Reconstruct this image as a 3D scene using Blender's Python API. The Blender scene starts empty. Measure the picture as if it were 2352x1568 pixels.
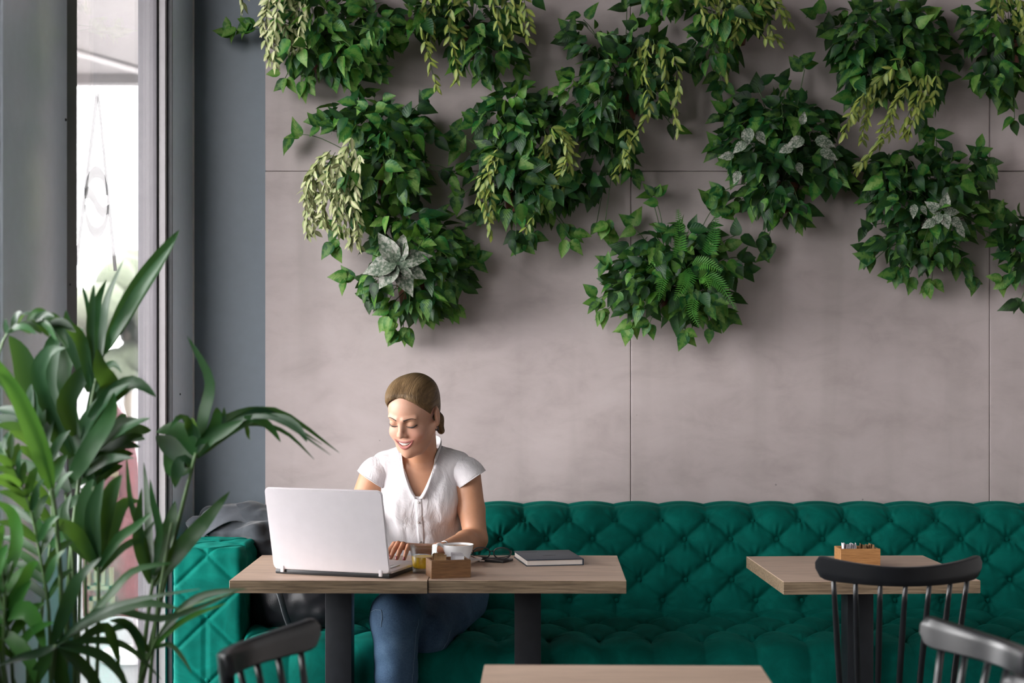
import bpy, bmesh, math, random
import numpy as np
from mathutils import Vector, Matrix, Euler, noise as mnoise

SC = bpy.context.scene
COL = SC.collection
PI = math.pi

# ------------------------------------------------------------------ camera
CAM_H, FPX = 1.47, 3870.0
cam_d = bpy.data.cameras.new('camera')
cam = bpy.data.objects.new('camera', cam_d)
COL.objects.link(cam)
cam.location = (0, 0, CAM_H)
cam.rotation_euler = (PI / 2, 0, 0)
cam_d.sensor_width = 36.0
cam_d.lens = FPX / 2352.0 * 36.0
cam_d.clip_end = 300
cam_d.dof.use_dof = True
cam_d.dof.focus_distance = 5.6
cam_d.dof.aperture_fstop = 3.0
SC.camera = cam

# ------------------------------------------------------------------ world: bright overcast sky
W = bpy.data.worlds.new('overcast_sky')
SC.world = W
W.use_nodes = True
wn = W.node_tree
wn.nodes.clear()
w_out = wn.nodes.new('ShaderNodeOutputWorld')
w_bg = wn.nodes.new('ShaderNodeBackground')
w_bg.inputs['Color'].default_value = (1.0, 0.955, 0.965, 1)
w_bg.inputs['Strength'].default_value = 1.0
wn.links.new(w_bg.outputs[0], w_out.inputs[0])

SC.view_settings.view_transform = 'Standard'
SC.view_settings.look = 'None'
SC.view_settings.gamma = 1.0
SC.view_settings.use_curve_mapping = False
SC.view_settings.exposure = 4.82
SC.cycles.use_denoising = True
SC.cycles.use_adaptive_sampling = True
SC.cycles.adaptive_threshold = 0.025
SC.cycles.max_bounces = 7
SC.cycles.diffuse_bounces = 4
SC.cycles.glossy_bounces = 4
SC.cycles.transmission_bounces = 8
SC.cycles.transparent_max_bounces = 16
SC.cycles.caustics_reflective = False
SC.cycles.caustics_refractive = False

# room dimensions (metres)
WALL_Y = 6.37          # face of the concrete wall
LEFT_X = -1.208        # room side of the glazed left wall
PANE_X = -1.26
CEIL_Z = 3.6
RIGHT_X = 4.2
REAR_Y = -4.0
PERIOD = 1.72
OPEN0, OPEN1 = 4.577, 6.0     # visible window opening along Y


def portal(name, loc, rot, sx, sy):
    d = bpy.data.lights.new(name, 'AREA')
    d.shape = 'RECTANGLE'
    d.size, d.size_y = sx, sy
    d.cycles.is_portal = True
    o = bpy.data.objects.new(name, d)
    COL.objects.link(o)
    o.location = loc
    o.rotation_euler = rot
    return o


# daylight enters through these window openings (portals only guide the sky light)
N_WIN = 4
portal('window_daylight', (PANE_X - 0.06, (OPEN1 + OPEN0 - (N_WIN - 1) * PERIOD) / 2, 1.75),
       (0, -PI / 2, 0), 3.3, (OPEN1 - OPEN0) + (N_WIN - 1) * PERIOD)


# ------------------------------------------------------------------ helpers
def px(x, y, Y):
    """photo pixel on the plane at depth Y -> world point"""
    return Vector(((x - 1176.0) * Y / FPX, Y, CAM_H - (y - 784.0) * Y / FPX))


def props(o, label=None, cat=None, group=None, kind=None):
    if label: o['label'] = label
    if cat: o['category'] = cat
    if group: o['group'] = group
    if kind: o['kind'] = kind
    return o


def empty(name, loc=(0, 0, 0), rz=0.0, label=None, cat=None, group=None, kind=None, parent=None):
    o = bpy.data.objects.new(name, None)
    COL.objects.link(o)
    o.location = loc
    o.rotation_euler = (0, 0, rz)
    o.empty_display_size = 0.05
    if parent: o.parent = parent
    return props(o, label, cat, group, kind)


def link(name, me, parent=None, mat=None):
    o = bpy.data.objects.new(name, me)
    COL.objects.link(o)
    if mat is not None and len(me.materials) == 0:
        me.materials.append(mat)
    if parent: o.parent = parent
    return o


def mesh_from(name, verts, faces, mat=None, smooth=True):
    me = bpy.data.meshes.new(name)
    me.from_pydata([tuple(v) for v in verts], [], [tuple(f) for f in faces])
    if smooth:
        me.polygons.foreach_set('use_smooth', [True] * len(me.polygons))
    if mat is not None:
        me.materials.append(mat)
    me.update()
    return me


def bm_mesh(name, bm, mat=None, smooth=False, sharp=None):
    me = bpy.data.meshes.new(name)
    bmesh.ops.recalc_face_normals(bm, faces=bm.faces)
    bm.to_mesh(me)
    bm.free()
    if smooth:
        me.polygons.foreach_set('use_smooth', [True] * len(me.polygons))
        if sharp is not None:
            me.set_sharp_from_angle(angle=math.radians(sharp))
    if mat is not None:
        me.materials.append(mat)
    return me


def bm_box(bm, lo, hi, bevel=0.0, seg=2, mtx=None):
    lo, hi = Vector(lo), Vector(hi)
    r = bmesh.ops.create_cube(bm, size=1.0)
    vs = r['verts']
    c, s = (lo + hi) / 2, hi - lo
    for v in vs:
        v.co = Vector((v.co.x * s.x, v.co.y * s.y, v.co.z * s.z)) + c
    if bevel > 0:
        es = list({e for v in vs for e in v.link_edges})
        r2 = bmesh.ops.bevel(bm, geom=es, offset=bevel, segments=seg, profile=0.6, affect='EDGES')
        vs = list({v for f in r2['faces'] for v in f.verts} | set(v for v in vs if v.is_valid))
    if mtx is not None:
        for v in vs: v.co = mtx @ v.co
    return vs


def box(name, lo, hi, mat, parent=None, bevel=0.0, seg=2, mtx=None):
    bm = bmesh.new()
    bm_box(bm, lo, hi, bevel, seg, mtx)
    me = bm_mesh(name, bm, mat, smooth=bevel > 0, sharp=40)
    return link(name, me, parent)


def frames(pts):
    """parallel-transport frames along a polyline"""
    pts = [Vector(p) for p in pts]
    n = len(pts)
    T = []
    for i in range(n):
        a, b = pts[max(i - 1, 0)], pts[min(i + 1, n - 1)]
        t = (b - a)
        T.append(t.normalized() if t.length > 1e-9 else Vector((0, 0, 1)))
    u = T[0].orthogonal().normalized()
    U = [u]
    for i in range(1, n):
        u = U[-1] - T[i] * U[-1].dot(T[i])
        u = u.normalized() if u.length > 1e-6 else T[i].orthogonal().normalized()
        U.append(u)
    return pts, T, U, [T[i].cross(U[i]) for i in range(n)]


def tube_data(pts, rad, sides=8, flat=1.0, cap=True):
    pts, T, U, V = frames(pts)
    if not hasattr(rad, '__len__'): rad = [rad] * len(pts)
    vs, fs = [], []
    for i, p in enumerate(pts):
        for k in range(sides):
            a = 2 * PI * k / sides
            vs.append(p + U[i] * math.cos(a) * rad[i] + V[i] * math.sin(a) * rad[i] * flat)
    for i in range(len(pts) - 1):
        for k in range(sides):
            k2 = (k + 1) % sides
            fs.append((i * sides + k, i * sides + k2, (i + 1) * sides + k2, (i + 1) * sides + k))
    if cap:
        fs.append(tuple(range(sides - 1, -1, -1)))
        b = (len(pts) - 1) * sides
        fs.append(tuple(b + k for k in range(sides)))
    return vs, fs


def tube(name, pts, rad, mat, parent=None, sides=8, flat=1.0):
    v, f = tube_data(pts, rad, sides, flat)
    return link(name, mesh_from(name, v, f, mat), parent)


def join_data(parts):
    V, F, o = [], [], 0
    for v, f in parts:
        V += list(v)
        F += [tuple(i + o for i in q) for q in f]
        o += len(v)
    return V, F


def lathe_data(prof, seg=32, close=True):
    """prof: list of (r, z)"""
    vs, fs = [], []
    for r, z in prof:
        for k in range(seg):
            a = 2 * PI * k / seg
            vs.append(Vector((r * math.cos(a), r * math.sin(a), z)))
    for i in range(len(prof) - 1):
        for k in range(seg):
            k2 = (k + 1) % seg
            fs.append((i * seg + k, i * seg + k2, (i + 1) * seg + k2, (i + 1) * seg + k))
    if close:
        if prof[0][0] > 1e-5: fs.append(tuple(range(seg - 1, -1, -1)))
        if prof[-1][0] > 1e-5: fs.append(tuple((len(prof) - 1) * seg + k for k in range(seg)))
    return vs, fs


def lathe(name, prof, mat, parent=None, seg=32, loc=(0, 0, 0), close=True):
    v, f = lathe_data(prof, seg, close)
    me = mesh_from(name, v, f, mat)
    bm = bmesh.new(); bm.from_mesh(me)
    bmesh.ops.remove_doubles(bm, verts=bm.verts, dist=1e-5)
    bmesh.ops.recalc_face_normals(bm, faces=bm.faces)
    bm.to_mesh(me); bm.free()
    me.set_sharp_from_angle(angle=math.radians(45))
    o = link(name, me, parent)
    o.location = loc
    return o


def spline(ctrl, n):
    """Catmull-Rom through control points"""
    P = [Vector(c) for c in ctrl]
    if len(P) == 2:
        return [P[0].lerp(P[1], i / (n - 1)) for i in range(n)]
    out = []
    m = len(P) - 1
    for i in range(n):
        t = i / (n - 1) * m
        k = min(int(t), m - 1)
        f = t - k
        p0, p1, p2, p3 = P[max(k - 1, 0)], P[k], P[k + 1], P[min(k + 2, m)]
        out.append(0.5 * ((2 * p1) + (p2 - p0) * f + (2 * p0 - 5 * p1 + 4 * p2 - p3) * f * f
                          + (3 * p1 - p0 - 3 * p2 + p3) * f ** 3))
    return out


# ------------------------------------------------------------------ materials
class NT:
    def __init__(s, name):
        s.m = bpy.data.materials.new(name)
        s.m.use_nodes = True
        s.t = s.m.node_tree
        s.t.nodes.clear()
        s.out = s.n('ShaderNodeOutputMaterial')
        s.p = s.n('ShaderNodeBsdfPrincipled')
        s.l(s.p.outputs[0], s.out.inputs[0])

    def n(s, typ, **kw):
        nd = s.t.nodes.new(typ)
        for k, v in kw.items():
            if k in nd.inputs: nd.inputs[k].default_value = v
            else: setattr(nd, k, v)
        return nd

    def l(s, a, b): s.t.links.new(a, b)

    def set(s, **kw):
        for k, v in kw.items():
            k = k.replace('_', ' ')
            if hasattr(v, 'is_output'): s.l(v, s.p.inputs[k])
            else: s.p.inputs[k].default_value = v
        return s

    def coord(s, which='Object', scale=(1, 1, 1), rot=(0, 0, 0)):
        tc = s.n('ShaderNodeTexCoord')
        mp = s.n('ShaderNodeMapping')
        mp.inputs['Scale'].default_value = scale
        mp.inputs['Rotation'].default_value = rot
        s.l(tc.outputs[which], mp.inputs[0])
        return mp.outputs[0]

    def noise(s, vec, scale, detail=4, rough=0.55, dist=0.0):
        nd = s.n('ShaderNodeTexNoise')
        nd.inputs['Scale'].default_value = scale
        nd.inputs['Detail'].default_value = detail
        nd.inputs['Roughness'].default_value = rough
        nd.inputs['Distortion'].default_value = dist
        if vec is not None: s.l(vec, nd.inputs['Vector'])
        return nd.outputs[0]

    def ramp(s, fac, stops, interp='LINEAR'):
        r = s.n('ShaderNodeValToRGB')
        cr = r.color_ramp
        cr.interpolation = interp
        while len(cr.elements) < len(stops): cr.elements.new(0.5)
        for e, (p, c) in zip(cr.elements, stops):
            e.position = p
            e.color = (*c, 1) if len(c) == 3 else c
        s.l(fac, r.inputs[0])
        return r.outputs[0]

    def mix(s, fac, a, b, blend='MIX'):
        m = s.n('ShaderNodeMix', data_type='RGBA', blend_type=blend)
        for sock, v in ((m.inputs[0], fac), (m.inputs[6], a), (m.inputs[7], b)):
            if hasattr(v, 'is_output'): s.l(v, sock)
            elif isinstance(v, (int, float)): sock.default_value = v
            else: sock.default_value = (*v, 1) if len(v) == 3 else v
        return m.outputs[2]

    def math(s, op, a, b=None):
        m = s.n('ShaderNodeMath', operation=op)
        for i, v in enumerate((a, b)):
            if v is None: continue
            if hasattr(v, 'is_output'): s.l(v, m.inputs[i])
            else: m.inputs[i].default_value = v
        return m.outputs[0]

    def bump(s, h, strength=0.3, dist=0.01):
        b = s.n('ShaderNodeBump')
        b.inputs['Strength'].default_value = strength
        b.inputs['Distance'].default_value = dist
        s.l(h, b.inputs['Height'])
        s.l(b.outputs[0], s.p.inputs['Normal'])
        return s


def rgb(r, g, b):
    """sRGB 0-255 -> linear"""
    f = lambda c: (c / 12.92 if c <= 0.04045 else ((c + 0.055) / 1.055) ** 2.4)
    return tuple(f(v / 255.0) for v in (r, g, b))


def plain(name, col, rough=0.5, spec=0.5, bump=0.0, bscale=300, vary=0.06, **kw):
    t = NT(name)
    co = t.coord('Object')
    nz = t.noise(co, 25, 3)
    c2 = tuple(min(1, c * (1 + vary * 2)) for c in col)
    c1 = tuple(c * (1 - vary * 2) for c in col)
    t.set(Base_Color=t.ramp(nz, [(0.3, c1), (0.7, c2)]), Roughness=rough)
    t.p.inputs['Specular IOR Level'].default_value = spec
    for k, v in kw.items(): t.p.inputs[k.replace('_', ' ')].default_value = v
    if bump > 0: t.bump(t.noise(co, bscale, 2), bump, 0.002)
    return t.m


def m_concrete():
    t = NT('concrete')
    co = t.coord('Object')
    big = t.noise(co, 1.1, 5, 0.6, 0.6)
    mid = t.noise(t.coord('Object', (1.0, 1, 1.8)), 4.5, 6, 0.62, 0.4)
    fine = t.noise(co, 60, 4, 0.6)
    c = t.ramp(big, [(0.3, (0.41, 0.350, 0.345)), (0.55, (0.48, 0.412, 0.405)), (0.75, (0.53, 0.465, 0.460))])
    c = t.mix(0.5, c, t.ramp(mid, [(0.30, (0.34, 0.285, 0.275)), (0.5, (0.48, 0.412, 0.405)), (0.70, (0.56, 0.485, 0.485))]))
    # cloudy streaks left by the formwork
    st = t.noise(t.coord('Object', (7, 1, 0.7)), 1.0, 3, 0.5, 0.3)
    c = t.mix(t.ramp(st, [(0.5, (0, 0, 0)), (0.75, (0.40, 0.40, 0.40))]), c, (0.33, 0.29, 0.27))
    # pits
    vo = t.n('ShaderNodeTexVoronoi', feature='F1')
    vo.inputs['Scale'].default_value = 7.0
    t.l(t.coord('Object', (1, 0.001, 1)), vo.inputs['Vector'])
    pit = t.ramp(vo.outputs['Distance'], [(0.018, (1, 1, 1)), (0.035, (0, 0, 0))])
    pm = t.math('MULTIPLY', pit, t.ramp(t.noise(co, 3.1, 1), [(0.5, (0, 0, 0)), (0.56, (0.85, 0.85, 0.85))]))
    c = t.mix(pm, c, (0.16, 0.14, 0.13))
    t.set(Base_Color=c, Roughness=0.62)
    t.p.inputs['Specular IOR Level'].default_value = 0.3
    h = t.math('ADD', t.math('MULTIPLY', fine, 0.25), t.math('MULTIPLY', mid, 0.6))
    t.bump(h, 0.18, 0.01)
    return t.m


def m_wood(name, light, mid, dark, rot=(0, 0, 0), sc=1.0, rough=0.45, contrast=1.0):
    """weathered oak, grain along local X"""
    t = NT(name)
    co = t.coord('Object', (1.2 * sc, 9 * sc, 16 * sc), rot)
    g1 = t.noise(co, 2.2, 6, 0.6, 1.2)
    g2 = t.noise(t.coord('Object', (3 * sc, 60 * sc, 90 * sc), rot), 2.0, 4, 0.65, 0.3)
    c = t.ramp(g1, [(0.28, dark), (0.48, mid), (0.7, light)])
    c = t.mix(0.45 * contrast, c, t.ramp(g2, [(0.30, dark), (0.46, mid), (0.62, light)]))
    t.set(Base_Color=c, Roughness=rough)
    t.p.inputs['Specular IOR Level'].default_value = 0.35
    t.bump(g2, 0.12, 0.002)
    return t.m


def m_velvet():
    t = NT('green_velvet')
    co = t.coord('Object')
    nz = t.noise(co, 9, 5, 0.6, 0.8)
    c = t.ramp(nz, [(0.3, (0.0006, 0.072, 0.056)), (0.55, (0.0010, 0.106, 0.083)), (0.8, (0.003, 0.15, 0.117))])
    t.set(Base_Color=c, Roughness=0.75)
    t.p.inputs['Specular IOR Level'].default_value = 0.06
    t.p.inputs['Sheen Weight'].default_value = 0.10
    t.p.inputs['Sheen Roughness'].default_value = 0.35
    t.p.inputs['Sheen Tint'].default_value = (0.05, 0.75, 0.6, 1)
    t.bump(t.noise(co, 40, 3), 0.10, 0.006)
    return t.m


def m_leaf(name, stops, vein=(0.25, 0.42, 0.08), vein_amt=0.5, rough=0.45, transl=0.25, spec=0.28):
    """leaf mesh is ~1 long in local +Y, half-width in X; colours vary per leaf"""
    t = NT(name)
    oi = t.n('ShaderNodeObjectInfo')
    c = t.ramp(oi.outputs['Random'], stops)
    tc = t.n('ShaderNodeTexCoord')
    sx = t.n('ShaderNodeSeparateXYZ')
    t.l(tc.outputs['Object'], sx.inputs[0])
    ax = t.math('ABSOLUTE', sx.outputs[0])
    # pale flame around the midrib, broken up by noise, different on each leaf
    mp = t.n('ShaderNodeMapping')
    t.l(tc.outputs['Object'], mp.inputs[0])
    cb = t.n('ShaderNodeCombineXYZ')
    t.l(t.math('MULTIPLY', oi.outputs['Random'], 37.0), cb.inputs[0])
    t.l(cb.outputs[0], mp.inputs['Location'])
    nz = t.noise(mp.outputs[0], 5.0, 3, 0.6, 0.5)
    f = t.math('SUBTRACT', t.math('MULTIPLY', nz, 0.75), t.math('ADD', t.math('MULTIPLY', ax, 0.9), 0.17))
    f = t.ramp(f, [(0.0, (0, 0, 0)), (0.16, (vein_amt, vein_amt, vein_amt))])
    c = t.mix(f, c, vein)
    t.set(Base_Color=c, Roughness=rough)
    t.p.inputs['Specular IOR Level'].default_value = spec
    wv = t.n('ShaderNodeTexWave', wave_type='BANDS', bands_direction='DIAGONAL')
    wv.inputs['Scale'].default_value = 5.0
    wv.inputs['Distortion'].default_value = 1.0
    t.l(tc.outputs['Object'], wv.inputs['Vector'])
    t.bump(wv.outputs[0], 0.10, 0.04)
    tr = t.n('ShaderNodeBsdfTranslucent')
    t.l(t.mix(0.5, c, (0.25, 0.5, 0.05)), tr.inputs['Color'])
    mx = t.n('ShaderNodeMixShader')
    mx.inputs[0].default_value = transl
    t.l(t.p.outputs[0], mx.inputs[1])
    t.l(tr.outputs[0], mx.inputs[2])
    t.l(mx.outputs[0], t.out.inputs[0])
    return t.m


def m_variegated(name, cream, green):
    t = NT(name)
    oi = t.n('ShaderNodeObjectInfo')
    tc = t.n('ShaderNodeTexCoord')
    sx = t.n('ShaderNodeSeparateXYZ')
    t.l(tc.outputs['Object'], sx.inputs[0])
    ax = t.math('ABSOLUTE', sx.outputs[0])
    wv = t.n('ShaderNodeTexWave', wave_type='BANDS', bands_direction='X')
    wv.inputs['Scale'].default_value = 9.0
    wv.inputs['Distortion'].default_value = 2.5
    t.l(tc.outputs['Object'], wv.inputs['Vector'])
    f = t.ramp(t.math('ADD', t.math('MULTIPLY', ax, 1.6), t.math('MULTIPLY', wv.outputs[0], 0.35)),
               [(0.14, (0, 0, 0)), (0.46, (1, 1, 1))])
    cr = t.mix(oi.outputs['Random'], cream, tuple(0.55 * a + 0.45 * b for a, b in zip(cream, green)))
    c = t.mix(f, cr, green)
    t.set(Base_Color=c, Roughness=0.5)
    t.p.inputs['Specular IOR Level'].default_value = 0.35
    return t.m


def m_speckled():
    t = NT('speckled_leaf')
    tc = t.coord('Object')
    nz = t.noise(tc, 9, 5, 0.7, 0.4)
    big = t.noise(tc, 2.2, 2)
    f = t.math('ADD', t.math('MULTIPLY', nz, 0.7), t.math('MULTIPLY', big, 0.5))
    c = t.ramp(f, [(0.47, (0.010, 0.036, 0.016)), (0.57, (0.085, 0.12, 0.075)), (0.69, (0.33, 0.325, 0.285))])
    t.set(Base_Color=c, Roughness=0.5)
    t.bump(nz, 0.3, 0.03)
    return t.m


def m_glass(name='clear_glass', ior=1.45, tint=(1, 1, 1), thin=False):
    t = NT(name)
    if thin:     # architectural pane: transparent with Fresnel reflection
        tr = t.n('ShaderNodeBsdfTransparent')
        tr.inputs[0].default_value = (*tint, 1)
        gl = t.n('ShaderNodeBsdfGlossy')
        gl.inputs['Roughness'].default_value = 0.02
        fr = t.n('ShaderNodeFresnel')
        fr.inputs[0].default_value = ior
        mx = t.n('ShaderNodeMixShader')
        t.l(t.math('MULTIPLY', fr.outputs[0], 0.5), mx.inputs[0])
        t.l(tr.outputs[0], mx.inputs[1])
        t.l(gl.outputs[0], mx.inputs[2])
        t.l(mx.outputs[0], t.out.inputs[0])
    else:
        t.set(Base_Color=(*tint, 1), Roughness=0.02, IOR=ior)
        t.p.inputs['Transmission Weight'].default_value = 1.0
    return t.m


M = {}
M['concrete'] = m_concrete()
M['velvet'] = m_velvet()
M['oak_top'] = m_wood('oak_top', rgb(208, 182, 162), rgb(188, 162, 143), rgb(150, 126, 108))
M['oak_edge'] = m_wood('oak_edge', rgb(160, 140, 116), rgb(122, 104, 84), rgb(66, 54, 43), contrast=1.6)
M['box_wood'] = m_wood('box_wood', rgb(150, 110, 76), rgb(118, 84, 56), rgb(72, 48, 32), sc=4.0)
M['box_wood_pale'] = m_wood('box_wood_pale', rgb(196, 146, 96), rgb(168, 120, 74), rgb(124, 84, 50), sc=4.0)
M['grey_panel'] = plain('grey_panel', (0.140, 0.172, 0.205), 0.42, 0.4, vary=0.015)
M['lightened_panel'] = plain('lightened_side_panel', (0.66, 0.74, 0.84), 0.2, 1.0, vary=0.012)  # side panel colour lightened to stand in for missing room light
M['near_black'] = plain('near_black', (0.02, 0.022, 0.028), 0.5)
M['white_frame'] = plain('white_frame', (0.30, 0.28, 0.29), 0.45, vary=0.02)
M['lilac_frame'] = plain('lilac_frame', (0.11, 0.10, 0.112), 0.5, vary=0.02)
M['trim_white'] = plain('trim_white', (0.6, 0.57, 0.58), 0.5, vary=0.02)
M['black_paint'] = plain('black_paint', (0.007, 0.008, 0.010), 0.30, 0.5, vary=0.1)
M['black_steel'] = plain('black_steel', (0.010, 0.012, 0.016), 0.5, 0.35, bump=0.05, vary=0.1)
M['pane'] = m_glass('window_pane', 1.45, (0.97, 0.985, 0.98), thin=True)
M['glass'] = m_glass('drinking_glass', 1.45)
M['ceiling'] = plain('ceiling_paint', (0.35, 0.345, 0.34), 0.8)
M['plaster'] = plain('plaster', (0.80, 0.78, 0.77), 0.8)
M['rear_plaster'] = plain('rear_plaster', (0.22, 0.21, 0.20), 0.8)
M['floor'] = m_wood('floor_boards', (0.085, 0.068, 0.055), (0.06, 0.048, 0.038), (0.035, 0.027, 0.021), sc=0.6, rough=0.4)


# ================================================================== THE ROOM
def S(o): return props(o, kind='structure')


S(box('floor', (LEFT_X - 0.3, REAR_Y, -0.1), (RIGHT_X, WALL_Y + 0.2, 0), M['floor']))
S(box('ceiling', (LEFT_X - 0.3, REAR_Y, CEIL_Z), (RIGHT_X, WALL_Y + 0.2, CEIL_Z + 0.15), M['ceiling']))
S(box('wall_right', (RIGHT_X, REAR_Y, 0), (RIGHT_X + 0.15, WALL_Y + 0.2, CEIL_Z), M['plaster']))

# concrete back wall: cast panels with recessed joints
wall_back = S(empty('wall_back', (0, WALL_Y + 0.05, 0)))
CX0 = (609 - 1176) * WALL_Y / FPX
xs = [CX0, (1449 - 1176) * WALL_Y / FPX, (2273 - 1176) * WALL_Y / FPX, 3.16, RIGHT_X]
zs = [0.0, CAM_H + 391 * WALL_Y / FPX, CEIL_Z]
b = box('backing', (CX0, 0.0, 0), (RIGHT_X, 0.15, CEIL_Z), plain('joint_mortar', (0.16, 0.145, 0.135), 0.9), wall_back)
JG = 0.0010
for i in range(len(xs) - 1):
    for j in range(2):
        x0, x1, z0, z1 = xs[i], xs[i + 1], zs[j], zs[j + 1]
        g0 = 0 if i == 0 else JG
        box('concrete_panel', (x0 + g0, -0.05, z0 + (JG if j else 0)), (x1 - JG, 0.005, z1 - (0 if j else JG)),
            M['concrete'], wall_back, bevel=0.0025, seg=1)

# glazed left wall: boxed grey columns between windows above added sills
wall_left = S(empty('wall_left', (LEFT_X, 0, 0)))
COLW = PERIOD - (OPEN1 - OPEN0)
# the corner return next to the last window and the grey column beside the concrete
box('column', (-0.075, OPEN1, 0), (0.0, WALL_Y + 0.2, CEIL_Z), M['lightened_panel'], wall_left, bevel=0.004)
box('column_face', (-0.02, WALL_Y + 0.015, 0), (CX0 - LEFT_X - 0.0005, WALL_Y + 0.2, CEIL_Z), M['grey_panel'], wall_left)
tr1 = S(box('trim_1', (LEFT_X - 0.002, WALL_Y + 0.004, 0), (LEFT_X + 0.0045, WALL_Y + 0.016, CEIL_Z), M['trim_white']))
for k in range(N_WIN):
    y1 = OPEN0 - k * PERIOD
    box('column', (-0.075, y1 - 0.58, 0), (0.0, y1, CEIL_Z), M['lightened_panel'], wall_left, bevel=0.004)
    box('dark_strip', (-0.07, y1 - 0.62, 0), (-0.012, y1 - 0.58, CEIL_Z), M['near_black'], wall_left)  # near-black strip beside each column
sc_v, sc_f = lathe_data([(0.0, 0.003), (0.003, 0.0028), (0.0042, 0.0)], 10)
sc_me = mesh_from('panel_screw', sc_v, sc_f, M['near_black'])
for (x_, y_) in ((150, 275), (160, 653), (413, 905)):
    Yq = -LEFT_X * FPX / (1176 - x_)
    s_ = link('panel_screw', sc_me, wall_left)
    s_.location = (0.0005, Yq, CAM_H - (y_ - 784) * Yq / FPX)
    s_.rotation_euler = (0, PI / 2, 0)


def window(n, y0, y1):
    w = S(empty('window_%d' % n, (PANE_X, (y0 + y1) / 2, 0)))
    h = (y1 - y0) / 2
    # far jamb: pale stepped frame facing the room
    box('frame', (-0.06, h - 0.055, 0), (0.006, h, CEIL_Z), M['lilac_frame'], w, bevel=0.003)
    box('frame', (0.010, h - 0.040, 0), (0.034, h, CEIL_Z), M['white_frame'], w, bevel=0.003)
    box('gasket', (0.0065, h - 0.030, 0), (0.0095, h, CEIL_Z), M['near_black'], w)
    box('gasket', (0.0345, h - 0.012, 0), (0.0515, h, CEIL_Z), M['near_black'], w)
    # near jamb, in a near-black colour
    box('frame', (-0.06, -h, 0), (0.012, -h + 0.26, CEIL_Z), M['near_black'], w, bevel=0.003)
    added_sill = 0.18 if n == 1 else 1.0        # unseen windows get tall added sills that block low daylight
    box('added_sill', (-0.06, -h + 0.26, 0.0), (0.02, h - 0.055, added_sill), M['lilac_frame'], w, bevel=0.003)
    box('head', (-0.06, -h + 0.26, CEIL_Z - 0.12), (0.02, h - 0.055, CEIL_Z), M['lilac_frame'], w, bevel=0.003)
    box('pane', (-0.006, -h + 0.25, added_sill - 0.01), (0.0, h - 0.05, CEIL_Z - 0.11), M['pane'], w)
    return w


WINS = [window(k + 1, OPEN0 - k * PERIOD, OPEN1 - k * PERIOD) for k in range(N_WIN)]

# solid walls behind the camera
S(box('wall_rear', (LEFT_X - 0.1, REAR_Y - 0.15, 0), (RIGHT_X + 0.15, REAR_Y, CEIL_Z), M['rear_plaster']))
y_end = OPEN0 - (N_WIN - 1) * PERIOD - 0.62
box('masonry', (-0.075, REAR_Y, 0), (0.0, y_end, CEIL_Z), M['plaster'], wall_left)

# emblem stuck on the visible pane: tall A with a ring and a wave (frosted film)
film = NT('frosted_film')
film_tr = film.n('ShaderNodeBsdfTranslucent'); film_tr.inputs[0].default_value = (0.055, 0.052, 0.054, 1)
film_t2 = film.n('ShaderNodeBsdfTransparent')
film_mx = film.n('ShaderNodeMixShader'); film_mx.inputs[0].default_value = 0.05
film.l(film_tr.outputs[0], film_mx.inputs[1]); film.l(film_t2.outputs[0], film_mx.inputs[2])
film.l(film_mx.outputs[0], film.out.inputs[0])


def on_pane(x, y):
    Yq = -PANE_X * FPX / (1176 - x)
    return Vector((PANE_X + 0.0015, Yq, CAM_H - (y - 784) * Yq / FPX))


def strip_px(L, R, o):
    n = len(L)
    v = [on_pane(*p) for p in L] + [on_pane(*p) for p in R]
    return v, [(i, i + 1, n + i + 1, n + i) for i in range(n - 1)]


def lerp_pts(a, b, n): return [(a[0] + (b[0] - a[0]) * i / (n - 1), a[1] + (b[1] - a[1]) * i / (n - 1)) for i in range(n)]


parts = [strip_px(lerp_pts((218, 213), (170, 610), 12), lerp_pts((225, 226), (178, 610), 12), 0),
         strip_px(lerp_pts((221, 213), (260, 622), 12), lerp_pts((227, 216), (268, 622), 12), 0)]
# ring (upper heavy arc, lower heavy arc) and the wave across it
up_o, up_i, lo_o, lo_i = [], [], [], []
for i in range(15):
    a = PI * i / 14
    up_o.append((220 - 27 * math.cos(a), 448 - 67 * math.sin(a)))
    up_i.append((221 - 21 * math.cos(a), 448 - 40 * math.sin(a)))
    lo_o.append((221 - 29 * math.cos(a), 470 + 76 * math.sin(a)))
    lo_i.append((221 - 24 * math.cos(a), 470 + 52 * math.sin(a)))
wv_a = [(193, 430), (203, 428), (214, 440), (224, 462), (236, 476), (248, 470)]
wv_b = [(193, 456), (203, 455), (212, 466), (222, 488), (234, 500), (248, 490)]
parts += [strip_px(up_o, up_i, 0), strip_px(lo_o, lo_i, 0), strip_px(wv_a, wv_b, 0)]
fv, ff = join_data(parts)
fo = WINS[0].location
emb = link('emblem', mesh_from('emblem', [v - fo for v in fv], ff, film.m, smooth=False), WINS[0])
emb['label'] = 'pale frosted emblem of a tall A with a ring'

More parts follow.
